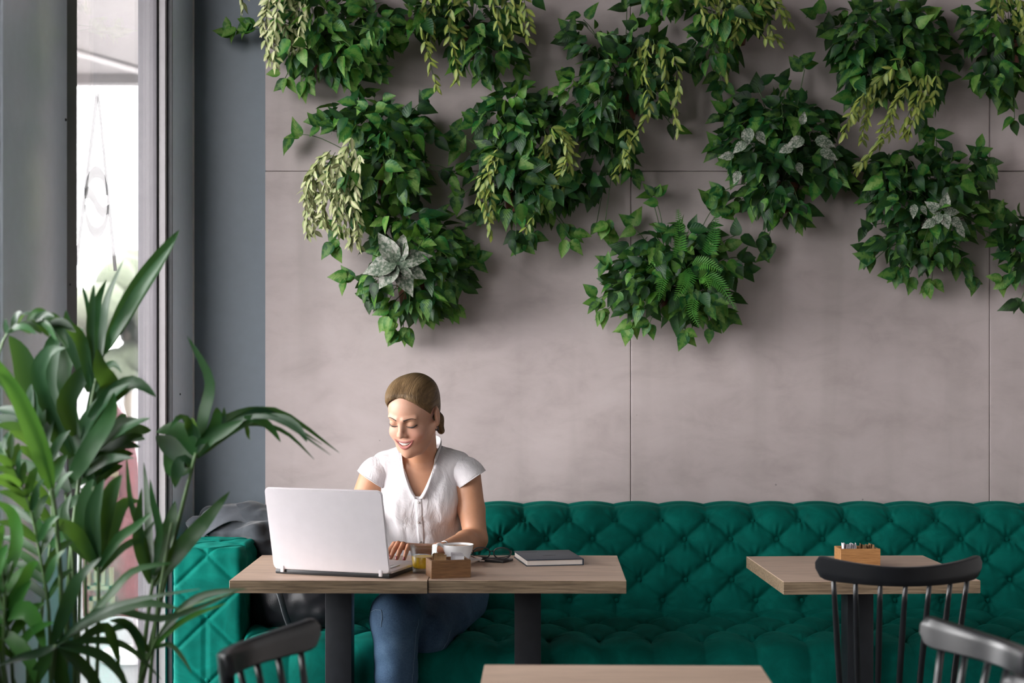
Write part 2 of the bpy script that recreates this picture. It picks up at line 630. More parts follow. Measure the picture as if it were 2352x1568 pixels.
# ================================================================== OUTSIDE
S(box('ground', (-60, -30, -0.14), (LEFT_X - 0.31, 90, -0.04), plain('dark_paving', (0.045, 0.047, 0.05), 0.8)))
canopy = empty('canopy', (-4, 10.5, 0), label='pale canopy roof outside, across the top of the window', cat='canopy')
soff = plain('soffit', (0.150, 0.136, 0.135), 0.7)
box('soffit', (-4.5, -7.5, 3.74), (2.4, 4.0, 3.9), soff, canopy)
box('beam', (-4.5, 3.8, 3.66), (2.4, 4.0, 3.74), plain('soffit_edge', (0.11, 0.10, 0.10), 0.7), canopy)
for px_ in (-4.3, 1.9):
    box('post', (px_ - 0.06, 3.84, -0.04), (px_ + 0.06, 3.96, 3.66), soff, canopy)
tube('brace', [(-0.2, 0.2, 3.71), (1.0, 3.6, 3.70)], 0.03, plain('soffit_brace', (0.11, 0.10, 0.10), 0.7), canopy)
lathe('downlight', [(0, 3.74), (0.05, 3.74), (0.055, 3.62), (0, 3.615)], plain('lamp_grey', (0.08, 0.075, 0.075), 0.6), canopy, 16, (0.55, 2.4, 0))


def blob_tree(name, loc, rad, h, label, seed, col, parent_cat='tree'):
    rnd = random.Random(seed)
    root = empty(name, loc, label=label, cat=parent_cat)
    bm = bmesh.new()
    for i in range(26):
        a, rr = rnd.uniform(0, 2 * PI), rnd.uniform(0, 1) ** 0.6
        zz = rnd.uniform(-1, 1)
        m = Matrix.Translation((rad * rr * math.cos(a), rad * rr * math.sin(a), h + zz * rad * 0.9 * math.sqrt(max(0.05, 1 - rr * rr)))) \
            @ Matrix.Scale(rad * rnd.uniform(0.25, 0.45), 4)
        bmesh.ops.create_icosphere(bm, subdivisions=2, radius=1.0, matrix=m)
    for v in bm.verts:
        v.co += Vector(mnoise.noise_vector(v.co * 3.0 + Vector((seed, 0, 0)))) * rad * 0.09
    link('crown', bm_mesh('crown', bm, plain('crown_%d' % seed, col, 0.9, vary=0.25), smooth=True), root)
    tube('trunk', [(0, 0, -0.05), (0.05, 0, h * 0.5), (0, 0, h)], [rad * 0.09, rad * 0.07, rad * 0.04],
         plain('bark_%d' % seed, (0.12, 0.10, 0.08), 0.9), root)


blob_tree('outdoor_tree', (-6.3, 27.5, -0.04), 1.0, 1.9, 'pale green round tree outside, seen through the window above the palm', 3, (0.055, 0.064, 0.042))
blob_tree('outdoor_tree', (-5.7, 31, -0.04), 0.9, 1.2, 'small faded green tree outside, lower beside the window frame', 7, (0.065, 0.072, 0.055))

# red banner with pale yellow lettering out on the terrace
ban_y = 8.0
_b = px(258, 1420, ban_y)
ban = empty('feather_banner', (_b.x, ban_y, -0.04), label='red outdoor banner with pale yellow lettering, seen through the window', cat='banner')
bp = ban.location
outline = [(192, 1415), (190, 1330), (192, 1240), (196, 1150), (202, 1060), (214, 980), (238, 930), (270, 930),
           (298, 965), (314, 1050), (322, 1150), (326, 1250), (327, 1340), (325, 1415)]
bm = bmesh.new()
fr, bk = [], []
for (x_, y_) in outline:
    p = px(x_, y_, ban_y) - bp
    wob = 0.02 * math.sin((x_ - 190) / 18.0)
    fr.append(bm.verts.new((p.x, wob - 0.012, p.z)))
    bk.append(bm.verts.new((p.x, wob + 0.012, p.z)))
bm.faces.new(fr); bm.faces.new(bk[::-1])
n_ = len(fr)
for i in range(n_): bm.faces.new((fr[i], bk[i], bk[(i + 1) % n_], fr[(i + 1) % n_]))
link('flag', bm_mesh('flag', bm, plain('banner_red', (0.075, 0.022, 0.025), 0.7, vary=0.12)), ban)
yel = plain('banner_yellow', (0.085, 0.068, 0.034), 0.7)


def glyph(rects):
    bm = bmesh.new()
    for (x0, y0, x1, y1) in rects:
        a, b_ = px(x0, y1, ban_y) - bp, px(x1, y0, ban_y) - bp
        bm_box(bm, (a.x, -0.046, a.z), (b_.x, -0.034, b_.z))
    link('lettering', bm_mesh('lettering', bm, yel), ban)


glyph([(205, 1310, 213, 1350), (205, 1342, 265, 1352), (222, 1300, 230, 1340), (238, 1296, 246, 1335), (256, 1300, 265, 1350), (222, 1335, 246, 1341)])
glyph([(210, 1366, 268, 1376), (210, 1366, 219, 1412), (228, 1388, 260, 1396), (258, 1376, 268, 1396), (219, 1404, 262, 1412)])
glyph([(224, 1195, 252, 1207), (224, 1195, 232, 1240), (244, 1207, 252, 1240), (224, 1256, 252, 1264)])
glyph([(255, 1080, 276, 1092), (268, 1092, 276, 1140), (240, 1128, 268, 1140)])
tube('pole', [(0.10, 0.03, 0.02), (0.12, 0.03, 0.9), (0.03, 0.03, 1.22)], 0.012, M['white_frame'], ban)
lathe('foot', [(0, 0.0), (0.16, 0.0), (0.15, 0.04), (0.03, 0.05), (0, 0.05)], plain('banner_foot', (0.3, 0.3, 0.3), 0.6), ban, 24, (0.1, 0.03, 0))


# ================================================================== TUFTED SOFA
SEAT_Z = 0.50
SX0, SX1 = -0.90, 2.55
DU = 0.169


def tuft(u, v, dv, rows, A, p=0.38, pit=0.018, seed=0):
    """diamond-tufted height. v=0 on the first button row, increasing; rows = number of button rows"""
    k = v / dv
    top = k < 0
    bot = k > rows - 1
    kk = np.clip(k, 0, rows - 1)
    a = u / DU + kk / 2
    b_ = u / DU - kk / 2
    h = (np.abs(np.sin(PI * a)) ** p) * (np.abs(np.sin(PI * b_)) ** p)
    # nearest button
    kr = np.round(kk)
    best = None
    for dk in (-1, 0, 1):
        kc = np.clip(kr + dk, 0, rows - 1)
        uc = (np.round(u / DU - kc / 2) + kc / 2) * DU
        du_, dv_ = u - uc, v - kc * dv
        d = np.hypot(du_, dv_)
        if best is None: best, bu, bv = d, du_, dv_
        else:
            m = d < best
            best, bu, bv = np.where(m, d, best), np.where(m, du_, bu), np.where(m, dv_, bv)
    th = np.arctan2(bv, bu)
    rad = 0.0030 * np.cos(7 * th + 3.0 * np.sin(u * 31.0 + v * 17 + seed)) * np.exp(-((best - 0.028) / 0.02) ** 2)
    # outside the button rows the diamonds run out into shallow vertical pleats
    out = np.where(top, np.clip(1 + k * 0.45, 0.45, 1), np.where(bot, np.clip(1 - (k - rows + 1) * 0.55, 0.30, 1), 1.0))
    return A * (h * out + (1 - out) * 0.75) - pit * np.exp(-(best / 0.015) ** 2) + rad


def grid_mesh(name, P, mat, parent):
    nu, nv = P.shape[:2]
    idx = np.arange(nu * nv).reshape(nu, nv)
    f = np.stack([idx[:-1, :-1], idx[1:, :-1], idx[1:, 1:], idx[:-1, 1:]], -1).reshape(-1, 4)
    me = bpy.data.meshes.new(name)
    me.from_pydata(P.reshape(-1, 3).tolist(), [], f.tolist())
    me.polygons.foreach_set('use_smooth', [True] * len(me.polygons))
    me.materials.append(mat)
    me.update()
    return link(name, me, parent)


def profile_resample(ctrl, n):
    pts = spline([(0, y, z) for y, z in ctrl], 400)
    d = [0]
    for i in range(1, 400): d.append(d[-1] + (pts[i] - pts[i - 1]).length)
    L = d[-1]
    out, s = [], np.linspace(0, L, n)
    yy = np.interp(s, d, [q.y for q in pts])
    zz = np.interp(s, d, [q.z for q in pts])
    ty, tz = np.gradient(yy, s), np.gradient(zz, s)
    ln = np.hypot(ty, tz)
    return s, yy, zz, ty / ln, tz / ln


sofa = empty('tufted_sofa', (0, 5.9, 0), label='long dark green velvet button-tufted sofa along the concrete wall', cat='sofa')
SO = np.array([0, 5.9, 0.0])
btn_v, btn_f = lathe_data([(0.0, 0.006), (0.006, 0.0052), (0.0095, 0.002), (0.0105, -0.002), (0.0, -0.003)], 10)
btn_me = mesh_from('button', btn_v, btn_f, M['velvet'])


def put_button(p, n):
    o = link('button', btn_me, sofa)
    o.location = Vector(p) - Vector(SO)
    o.rotation_euler = Vector(n).to_track_quat('Z', 'Y').to_euler()


def tufted_part(name, ctrl, s0, dv, rows, A, nu, nv, x0, x1, uoff, edge_in=0.02):
    s, yy, zz, ty, tz = profile_resample(ctrl, nv)
    us = np.linspace(x0, x1, nu)
    U, Vv = np.meshgrid(us, s - s0, indexing='ij')
    h = tuft(U - uoff, Vv, dv, rows, A)
    # the tufting fades at both ends of the profile and the ends of the part roll in
    e = np.minimum(np.clip((U - x0) / 0.03, 0, 1), np.clip((x1 - U) / 0.03, 0, 1))
    h = h - (1 - np.sqrt(np.clip(1 - (1 - e) ** 2, 0, 1))) * edge_in
    ny, nz = tz, -ty            # outward normal (left of travel when going from back to front)
    P = np.stack([U, yy[None, :] + h * ny[None, :], zz[None, :] + h * nz[None, :]], -1) - SO
    grid_mesh(name, P, M['velvet'], sofa)
    # buttons
    for k in range(rows):
        v_ = s0 + k * dv
        yb, zb = np.interp(v_, s, yy), np.interp(v_, s, zz)
        nyb, nzb = np.interp(v_, s, ny), np.interp(v_, s, nz)
        i0 = math.ceil((x0 + 0.04 - uoff) / DU - k / 2)
        i1 = math.floor((x1 - 0.04 - uoff) / DU - k / 2)
        for i in range(i0, i1 + 1):
            ub = uoff + (i + k / 2) * DU
            if ub > 2.05: continue
            put_button((ub, yb - 0.008 * nyb, zb - 0.008 * nzb), (0, nyb, nzb))


# backrest profile from the rear top, over the roll, down the front to the seat
XB = (1414 - 1176) * 6.18 / FPX
tufted_part('backrest', [(6.335, 0.30), (6.335, 0.80), (6.30, 0.838), (6.25, 0.842), (6.205, 0.815), (6.185, 0.77), (6.15, 0.64), (6.115, 0.46), (6.11, 0.40)],
            0.30 + 0.20 + 0.185, 0.0745, 5, 0.025, 900, 190, SX0, SX1, XB)
# seat profile from the rear to the front and down the face
XS = (1430 - 1176) * 5.72 / FPX
tufted_part('seat_cushion', [(6.20, 0.475), (6.10, 0.478), (5.95, 0.478), (5.75, 0.475), (5.58, 0.470), (5.50, 0.455), (5.465, 0.41), (5.46, 0.30), (5.462, 0.17), (5.47, 0.13)],
            0.19, 0.135, 4, 0.028, 800, 190, SX0, SX1, XS)
box('plinth', (SX0 + 0.02, 5.52 - 5.9, 0.03), (SX1 - 0.02, 6.34 - 5.9, 0.20), M['black_paint'], sofa)
for fx in (-1.05, 0.1, 1.2, 2.3):
    for fy in (5.56, 6.28):
        box('foot', (fx - 0.03, fy - 0.03 - 5.9, 0.0), (fx + 0.03, fy + 0.03 - 5.9, 0.05), M['black_paint'], sofa)

# arm at the window end: box padded on the front and inner faces with diamond folds
AX0, AX1, AY0, AY1, AZ = -1.133, -0.905, 5.64, 6.34, 0.768


def fold_lines(u, v, du, dv, off_u, off_v):
    a = (u - off_u) / du + (v - off_v) / dv
    b_ = (u - off_u) / du - (v - off_v) / dv
    la = np.abs(a - 2 * np.round(a / 2)); lb = np.abs(b_ - 2 * np.round(b_ / 2))
    return np.minimum(1, np.minimum(la, lb) / 0.16)


def arm_face(name, fn, nu, nv):
    uu, vv = np.meshgrid(np.linspace(0, 1, nu), np.linspace(0, 1, nv), indexing='ij')
    grid_mesh(name, fn(uu, vv) - SO, M['velvet'], sofa)


def wrap_front(uu, vv):
    """front face and top as one pad: v runs up the front, round the edge, then back along the top"""
    hgt, R = AZ - 0.05, 0.022
    Lf, Lc, Lt = hgt - R, PI / 2 * R, (AY1 - AY0) - R
    s = vv * (Lf + Lc + Lt)
    X = AX0 + (AX1 - AX0) * uu
    y = np.where(s < Lf, AY0, np.where(s < Lf + Lc, AY0 + R - R * np.cos((s - Lf) / R), AY0 + R + s - Lf - Lc))
    z = np.where(s < Lf, 0.05 + s, np.where(s < Lf + Lc, AZ - R + R * np.sin(np.clip((s - Lf) / R, 0, PI / 2)), AZ))
    ny = np.where(s < Lf, -1, np.where(s < Lf + Lc, -np.cos((s - Lf) / R), 0))
    nz = np.where(s < Lf, 0, np.where(s < Lf + Lc, np.sin((s - Lf) / R), 1))
    f = fold_lines(X, s, 0.112, 0.108, (AX0 + AX1) / 2, Lf + 0.01)
    vert = np.where(s < Lf - 0.20, np.clip(np.abs(X - (AX0 + AX1) / 2 + 0.006) / 0.016, 0, 1), 1)
    h = 0.010 * np.sqrt(np.clip(f, 0, 1)) - 0.006 * (1 - vert)
    e = np.minimum(np.clip(uu / 0.09, 0, 1), np.clip((1 - uu) / 0.09, 0, 1))
    h = h - 0.016 * (1 - np.sqrt(np.clip(1 - (1 - e) ** 2, 0, 1)))
    wr = 0.0015 * np.sin(X * 90 + s * 13) * np.sin(s * 21)
    return np.stack([X, y + (h + wr) * ny, z + (h + wr) * nz], -1)


arm_face('arm', wrap_front, 70, 330)


def side_pad(xx, sgn):
    def fn(uu, vv):
        Y = AY0 + 0.004 + (AY1 - AY0 - 0.004) * uu
        Z = 0.05 + (AZ - 0.05 - 0.004) * vv
        f = fold_lines(Y, Z, 0.16, 0.13, AY0 + 0.16, AZ)
        h = 0.012 * np.sqrt(np.clip(f, 0, 1))
        e = np.minimum(np.minimum(np.clip(uu / 0.04, 0, 1), np.clip((1 - uu) / 0.04, 0, 1)), np.clip((1 - vv) / 0.04, 0, 1))
        h = h - 0.016 * (1 - e)
        if sgn < 0: Y = AY0 + 0.004 + (AY1 - AY0 - 0.004) * (1 - uu)
        return np.stack([xx + sgn * (h - 0.004), Y, Z], -1)
    return fn


arm_face('arm_side', side_pad(AX1, 1), 60, 50)
arm_face('arm_side', side_pad(AX0, -1), 60, 50)
box('arm_core', (AX0 + 0.014, AY0 + 0.012 - 5.9, 0.05), (AX1 - 0.014, AY1 - 5.9, AZ - 0.012), M['velvet'], sofa)
for bx_, by_ in (((AX0 + AX1) / 2, 1412), ((AX0 + AX1) / 2, 1560)):
    p = px(483, by_, AY0)
    put_button((bx_, AY0 - 0.002, p.z), (0, -1, 0))


# ================================================================== TABLES
def cafe_table(loc, rz, label, w=0.6, d=0.6, group=None):
    t = empty('cafe_table', (loc[0], loc[1], 0), rz, label, 'table', group)
    zt, th = 0.749, 0.039
    bm = bmesh.new()
    bm_box(bm, (-w / 2, -d / 2, zt - th), (w / 2, d / 2, zt), 0.0012, 1)
    me = bm_mesh('tabletop', bm, M['oak_top'])
    me.materials.append(M['oak_edge'])
    for p in me.polygons:
        if abs(p.normal.z) < 0.5: p.material_index = 1
    link('tabletop', me, t)
    box('column', (-0.042, -0.042, 0.012), (0.042, 0.042, zt - th - 0.006), M['black_steel'], t, bevel=0.003)
    box('mounting_plate', (-0.17, -0.17, zt - th - 0.006), (0.17, 0.17, zt - th), M['black_steel'], t)
    box('base_plate', (-0.21, -0.21, 0.0), (0.21, 0.21, 0.012), M['black_steel'], t, bevel=0.003)
    return t


R1 = math.radians(-0.9)
cafe_table((-0.5500, 5.385), R1, 'square oak cafe table with black column under the open laptop', w=0.5985)
cafe_table((0.0505, 5.3850), R1, 'square oak cafe table carrying the cup and the navy notebook', w=0.5985)
cafe_table((1.1004, 5.371), math.radians(2.7), 'square oak cafe table standing alone behind the black spindle chair')
cafe_table((0.240, 3.455), math.radians(-1.2), 'oak cafe table in the blurred foreground at the bottom edge', w=0.615)


# ================================================================== SPINDLE CHAIRS
def spindle_chair(loc, rz, label):
    """local +Y is the way the sitter faces"""
    c = empty('spindle_chair', (loc[0], loc[1], 0), rz, label, 'chair', 'black spindle-back chairs')
    # seat: softly dished round-cornered plank
    n, rings = 40, 7
    vs, fs = [], []
    for top in (1, 0):
        for i in range(rings):
            r = i / (rings - 1)
            for k in range(n):
                a = 2 * PI * k / n
                ca, sa = math.cos(a), math.sin(a)
                e = 0.62
                x = 0.215 * r * math.copysign(abs(ca) ** e, ca) * (1.0 + 0.06 * sa)
                y = 0.205 * r * math.copysign(abs(sa) ** e, sa) + 0.02
                dish = -0.012 * (1 - r * r) if top else 0
                edge = -0.006 * max(0, (r - 0.83) / 0.17) ** 2 if top else 0.010 * max(0, (r - 0.66) / 0.34) ** 2
                vs.append((x, y, (0.455 if top else 0.425) + dish + edge))
    for t in (0, 1):
        o = t * rings * n
        for i in range(rings - 1):
            for k in range(n):
                q = (o + i * n + k, o + i * n + (k + 1) % n, o + (i + 1) * n + (k + 1) % n, o + (i + 1) * n + k)
                fs.append(q if t == 0 else q[::-1])
    for k in range(n):
        a, b2 = (rings - 1) * n, (2 * rings - 1) * n
        fs.append((a + k, a + (k + 1) % n, b2 + (k + 1) % n, b2 + k))
    link('seat', mesh_from('seat', vs, fs, M['black_paint']), c)
    # crest rail: bent plank with rounded raised ends
    HW, N = 0.2235, 30

    def crest(t):
        x = HW * math.sin(t * 1.0) / math.sin(1.0)
        y = -0.262 + 0.085 * (x / HW) ** 2
        return x, y, 0.842 + 0.016 * (x / HW) ** 2

    vs, fs = [], []
    m = 12
    for i in range(N + 1):
        t = -1 + 2 * i / N
        x, y, zc = crest(t)
        q = abs(x / HW)
        hh = 0.0260 + 0.007 * q ** 2
        endr = max(0, (q - 0.84) / 0.16)
        hh *= math.sqrt(max(0.12, 1 - endr ** 4.5))
        th = 0.0105 * (1 - 0.35 * endr ** 3)
        dx, dy = 1.0, 2 * 0.085 * x / HW / HW
        L = math.hypot(dx, dy)
        nx, ny = -dy / L, dx / L
        lean = -0.10
        cz = min(0.004, hh * 0.5)
        for (ua, uz) in ((th, -hh + cz), (th, -hh * 0.3), (th, hh * 0.3), (th, hh - cz), (th - 0.003, hh), (-th + 0.003, hh), (-th, hh - cz), (-th, hh * 0.3), (-th, -hh * 0.3), (-th, -hh + cz), (-th + 0.003, -hh), (th - 0.003, -hh)):
            oz = uz + 0.004 * endr
            on = ua + lean * oz
            vs.append((x + nx * on, y + ny * on, zc + oz))
    for i in range(N):
        for k in range(m):
            fs.append((i * m + k, i * m + (k + 1) % m, (i + 1) * m + (k + 1) % m, (i + 1) * m + k))
    fs.append(tuple(range(m))); fs.append(tuple(N * m + k for k in range(m - 1, -1, -1)))
    cme = mesh_from('crest_rail', vs, fs, M['black_paint'])
    cme.set_sharp_from_angle(angle=math.radians(38))
    link('crest_rail', cme, c)
    for j in range(7):
        t = -1 + 2 * (j + 0.62) / 7.24
        x, y, zc = crest(t * 0.92)
        xb = x * 0.80
        yb = -0.163 + 0.03 * (xb / 0.17) ** 2
        pts = [Vector((xb, yb, 0.44)).lerp(Vector((x, y, zc - 0.008)), k / 6) for k in range(7)]
        tube('spindle', pts, [0.0066, 0.0076, 0.0086, 0.0088, 0.0084, 0.0074, 0.0066], M['black_paint'], c, 10)
    legs = []
    for sx in (-1, 1):
        for sy in (-1, 1):
            a, b2 = Vector((sx * 0.15, 0.02 + sy * 0.13, 0.432)), Vector((sx * 0.215, 0.02 + sy * 0.205, 0.0))
            pts = [a.lerp(b2, k / 6) for k in range(7)]
            tube('leg', pts, [0.011, 0.0145, 0.017, 0.017, 0.0155, 0.0135, 0.0115], M['black_paint'], c, 12)
            legs.append((sx, sy, a.lerp(b2, 0.55)))
    for sx in (-1, 1):
        p, q = [l[2] for l in legs if l[0] == sx]
        tube('stretcher', [p.lerp(q, k / 4) for k in range(5)], [0.006, 0.0085, 0.0095, 0.0085, 0.006], M['black_paint'], c, 10)
    mids = [(legs[0][2] + legs[1][2]) / 2, (legs[2][2] + legs[3][2]) / 2]
    tube('stretcher', [mids[0].lerp(mids[1], k / 4) for k in range(5)], [0.006, 0.0085, 0.0095, 0.0085, 0.006], M['black_paint'], c, 10)
    return c


def chair_from_ends(e1, e2, label):
    """e1, e2: plan positions of the crest ends; the sitter faces to the left of e1->e2 seen from above"""
    e1, e2 = Vector((*e1, 0)), Vector((*e2, 0))
    d = (e2 - e1).normalized()          # local -X -> +X
    f = Vector((-d.y, d.x, 0))
    mid = (e1 + e2) / 2
    rz = math.atan2(d.y, d.x)
    org = mid - f * (-0.262 + 0.085)
    return spindle_chair(org, rz, label)


spindle_chair((1.049, 4.765), math.radians(0.8), 'black spindle-back chair in front of the lone table with the pale sugar box')
chair_from_ends((-0.406, 3.545), (-0.52, 3.115), 'blurred spindle chair at bottom left below the laptop table')
chair_from_ends((0.955, 3.135), (0.868, 3.575), 'blurred spindle chair in the bottom right, catching pale light')
chair_from_ends((0.945, 2.52), (0.862, 2.96), 'spindle chair cut off by the bottom right corner')


# ================================================================== LAPTOP
TZ = 0.749
M['white_plastic'] = plain('white_plastic', (0.73, 0.685, 0.715), 0.35, 0.5, vary=0.01)
M['key_white'] = plain('key_white', (0.72, 0.69, 0.71), 0.45, vary=0.02)
M['black_plastic'] = plain('black_plastic', (0.012, 0.012, 0.014), 0.4)
M['screen'] = plain('dark_screen', (0.02, 0.022, 0.026), 0.15)

LW, LD, LH = 0.392, 0.255, 0.268
lap_rz = math.radians(-18.5)
lap = empty('laptop', (-0.5535, 5.185, TZ), lap_rz, 'white laptop standing open with its back to the camera', 'laptop')
# local: X along hinge, +Y toward the user, hinge at Y=0
box('underside', (-LW / 2 + 0.004, -0.004, 0.0), (LW / 2 - 0.004, LD - 0.004, 0.014), M['black_plastic'], lap, bevel=0.004)
base = box('keyboard_deck', (-LW / 2, 0.004, 0.014), (LW / 2, LD, 0.022), M['white_plastic'], lap, bevel=0.003)
key_bm = bmesh.new(); bm_box(key_bm, (-0.0078, -0.0075, 0), (0.0078, 0.0075, 0.0025), 0.001, 1)
key_me = bm_mesh('key', key_bm, M['key_white'])
for r in range(5):
    for c_ in range(17):
        o = link('key', key_me, base)
        o.location = (-LW / 2 + 0.035 + c_ * 0.0202, 0.055 + r * 0.0185, 0.0222)
bm = bmesh.new(); bm_box(bm, (-0.055, 0.165, 0.022), (0.055, 0.235, 0.0227), 0.0003, 1)
link('touchpad', bm_mesh('touchpad', bm, M['key_white']), lap)
# lid: rounded slab leaning back toward the camera
tilt = math.radians(14.5)
lid_m = Matrix.Translation((0, 0.002, 0.020)) @ Matrix.Rotation(tilt, 4, 'X')


def rounded_slab(w, h, y0, y1, r, seg=8, z0=0.0):
    pts = []
    for cx, cz, a0 in ((w / 2 - r, z0 + h - r, 0), (-w / 2 + r, z0 + h - r, 90), (-w / 2 + r, z0 + r, 180), (w / 2 - r, z0 + r, 270)):
        for k in range(seg + 1):
            a = math.radians(a0 + 90 * k / seg)
            pts.append((cx + r * math.cos(a), cz + r * math.sin(a)))
    bm = bmesh.new()
    f = [bm.verts.new((x, y0, z)) for x, z in pts]
    g = [bm.verts.new((x, y1, z)) for x, z in pts]
    bm.faces.new(f); bm.faces.new(g[::-1])
    n = len(pts)
    for i in range(n): bm.faces.new((f[i], g[i], g[(i + 1) % n], f[(i + 1) % n]))
    bmesh.ops.recalc_face_normals(bm, faces=bm.faces)
    es = [e for e in bm.edges if abs(e.verts[0].co.y - e.verts[1].co.y) < 1e-6]
    bmesh.ops.bevel(bm, geom=es, offset=min(0.003, abs(y1 - y0) * 0.4), segments=2, affect='EDGES')
    return bm


bm = rounded_slab(LW, LH, -0.010, -0.002, 0.017, z0=-0.004)
for v in bm.verts: v.co = lid_m @ v.co
lid = link('lid', bm_mesh('lid', bm, M['white_plastic'], smooth=True, sharp=40), lap)
bm = rounded_slab(LW - 0.014, LH - 0.014, -0.0018, 0.0006, 0.012, z0=0.003)
for v in bm.verts: v.co = lid_m @ v.co
link('screen', bm_mesh('screen', bm, M['screen'], smooth=True, sharp=40), lid)
for hx in (-0.165, 0.165):
    box('hinge', (hx - 0.0055, -0.012, 0.006), (hx + 0.0055, 0.004, 0.026), M['white_plastic'], lap, bevel=0.002)


# ================================================================== GLASS OF JUICE
g = empty('juice_glass', (-0.2765, 5.262, TZ), label='clear glass tumbler with a little orange juice left in it', cat='glass')
lathe('tumbler', [(0.0, 0.0), (0.0315, 0.0), (0.034, 0.002), (0.0355, 0.02), (0.0425, 0.080), (0.0443, 0.0845), (0.0432, 0.0858), (0.0418, 0.0845),
                  (0.0400, 0.078), (0.0332, 0.020), (0.0318, 0.0155), (0.0, 0.0145)], m_glass('tumbler_glass', 1.45, (0.93, 0.95, 0.95), thin=True), g, 20)
jm = NT('orange_juice'); jm.set(Base_Color=(0.80, 0.42, 0.008, 1), Roughness=0.3)
jm.p.inputs['Subsurface Weight'].default_value = 0.0
jnz = jm.noise(jm.coord('Object'), 60, 3)
jm.set(Base_Color=jm.ramp(jnz, [(0.3, (0.72, 0.36, 0.005)), (0.7, (0.88, 0.52, 0.02))]))
lathe('juice', [(0.0, 0.0152), (0.0312, 0.0160), (0.0328, 0.0205), (0.0362, 0.0500), (0.0358, 0.0507), (0.0, 0.0500)], jm.m, g, 32)

# ================================================================== CUP AND SAUCER
M['china'] = plain('white_china', (0.80, 0.79, 0.80), 0.15, 0.6, vary=0.01)
sau = empty('saucer', (-0.174, 5.436, TZ), label='white china saucer under the coffee cup', cat='saucer')
lathe('dish', [(0.0, 0.004), (0.030, 0.004), (0.032, 0.0), (0.040, 0.0), (0.042, 0.004), (0.060, 0.011), (0.0775, 0.0205), (0.0785, 0.0222), (0.0765, 0.0225),
               (0.058, 0.0145), (0.040, 0.0085), (0.0, 0.0075)], M['china'], sau, 48)
cup = empty('coffee_cup', (-0.174, 5.436, TZ + 0.0078), math.radians(8), 'white china cup of milky coffee on its saucer', 'cup')
lathe('bowl', [(0.0, 0.003), (0.022, 0.003), (0.0235, 0.0), (0.027, 0.0), (0.028, 0.004), (0.038, 0.018), (0.0465, 0.040), (0.0505, 0.0575), (0.0508, 0.0592),
               (0.0492, 0.0595), (0.0480, 0.0575), (0.0440, 0.040), (0.035, 0.019), (0.020, 0.008), (0.0, 0.007)], M['china'], cup, 48)
cm = NT('latte'); cnz = cm.noise(cm.coord('Object'), 38, 2, 0.5, 1.5)
cm.set(Base_Color=cm.ramp(cnz, [(0.42, (0.33, 0.17, 0.08)), (0.56, (0.62, 0.47, 0.34))]), Roughness=0.4)
lathe('coffee', [(0.0, 0.0535), (0.0468, 0.0530), (0.0470, 0.0500), (0.0, 0.0490)], cm.m, cup, 40)
tube('handle', spline([(-0.046, -0.006, 0.052), (-0.062, -0.010, 0.062), (-0.074, -0.013, 0.054), (-0.073, -0.013, 0.036), (-0.060, -0.010, 0.024), (-0.041, -0.005, 0.024)], 20),
     0.0042, M['china'], cup, 10, 1.5)
M['steel'] = plain('polished_steel', (0.55, 0.55, 0.56), 0.18, 0.8, Metallic=1.0)
sp = empty('teaspoon', (-0.114, 5.424, TZ + 0.0215), math.radians(25), 'small steel teaspoon lying on the saucer rim', 'spoon')
tube('stem', [(0.0, 0.045, 0.0035), (0.0, 0.0, 0.0015), (0.0, -0.030, -0.001)], [0.0022, 0.0014, 0.0018], M['steel'], sp, 8, 0.6)
vv, ff = [], []
for i in range(5):
    for k in range(14):
        a = 2 * PI * k / 14; r = i / 4
        vv.append((0.0085 * r * math.cos(a), -0.042 + 0.014 * r * math.sin(a), -0.0005 - 0.003 * (1 - r * r)))
for i in range(4):
    for k in range(14): ff.append((i * 14 + k, i * 14 + (k + 1) % 14, (i + 1) * 14 + (k + 1) % 14, (i + 1) * 14 + k))
so = link('bowl', mesh_from('spoon_bowl', vv, ff, M['steel']), sp)
md = so.modifiers.new('thickness', 'SOLIDIFY'); md.thickness = 0.0009


# ================================================================== SUGAR BOXES
M['paper_white'] = plain('paper_white', (0.78, 0.75, 0.78), 0.7, vary=0.04)
M['paper_brown'] = plain('paper_brown', (0.42, 0.25, 0.12), 0.7, vary=0.15)
M['print_brown'] = plain('packet_print', (0.25, 0.10, 0.05), 0.7)


def packet_mesh(name, mat, w=0.030, h=0.062, t=0.0035, seed=0):
    """flat paper sachet with a pillow body and crimped ends, standing on its lower end"""
    rnd = random.Random(seed)
    nx, nz = 5, 9
    vs, fs = [], []
    ph = rnd.uniform(0, 6)
    for side in (-1, 1):
        for i in range(nz):
            for k in range(nx):
                u, v = k / (nx - 1) * 2 - 1, i / (nz - 1)
                puff = (1 - u ** 4) * (math.sin(PI * v) ** 0.5)
                wob = 0.0012 * math.sin(4 * v + 2 * u + ph)
                vs.append((u * w / 2, side * (0.0004 + t * puff) + wob, v * h))
    n = nx * nz
    for s_ in (0, 1):
        for i in range(nz - 1):
            for k in range(nx - 1):
                q = (s_ * n + i * nx + k, s_ * n + i * nx + k + 1, s_ * n + (i + 1) * nx + k + 1, s_ * n + (i + 1) * nx + k)
                fs.append(q if s_ == 0 else q[::-1])
    ring = [k for k in range(nx)] + [i * nx + nx - 1 for i in range(1, nz)] + [(nz - 1) * nx + k for k in range(nx - 2, -1, -1)] + [i * nx for i in range(nz - 2, 0, -1)]
    for a, b_ in zip(ring, ring[1:] + ring[:1]): fs.append((a, n + a, n + b_, b_)[::-1])
    return mesh_from(name, vs, fs, mat)


PK_W = [packet_mesh('white_packet', M['paper_white'], seed=s) for s in (1, 2, 3)]
PK_B = [packet_mesh('brown_packet', M['paper_brown'], seed=s) for s in (4, 5, 6)]


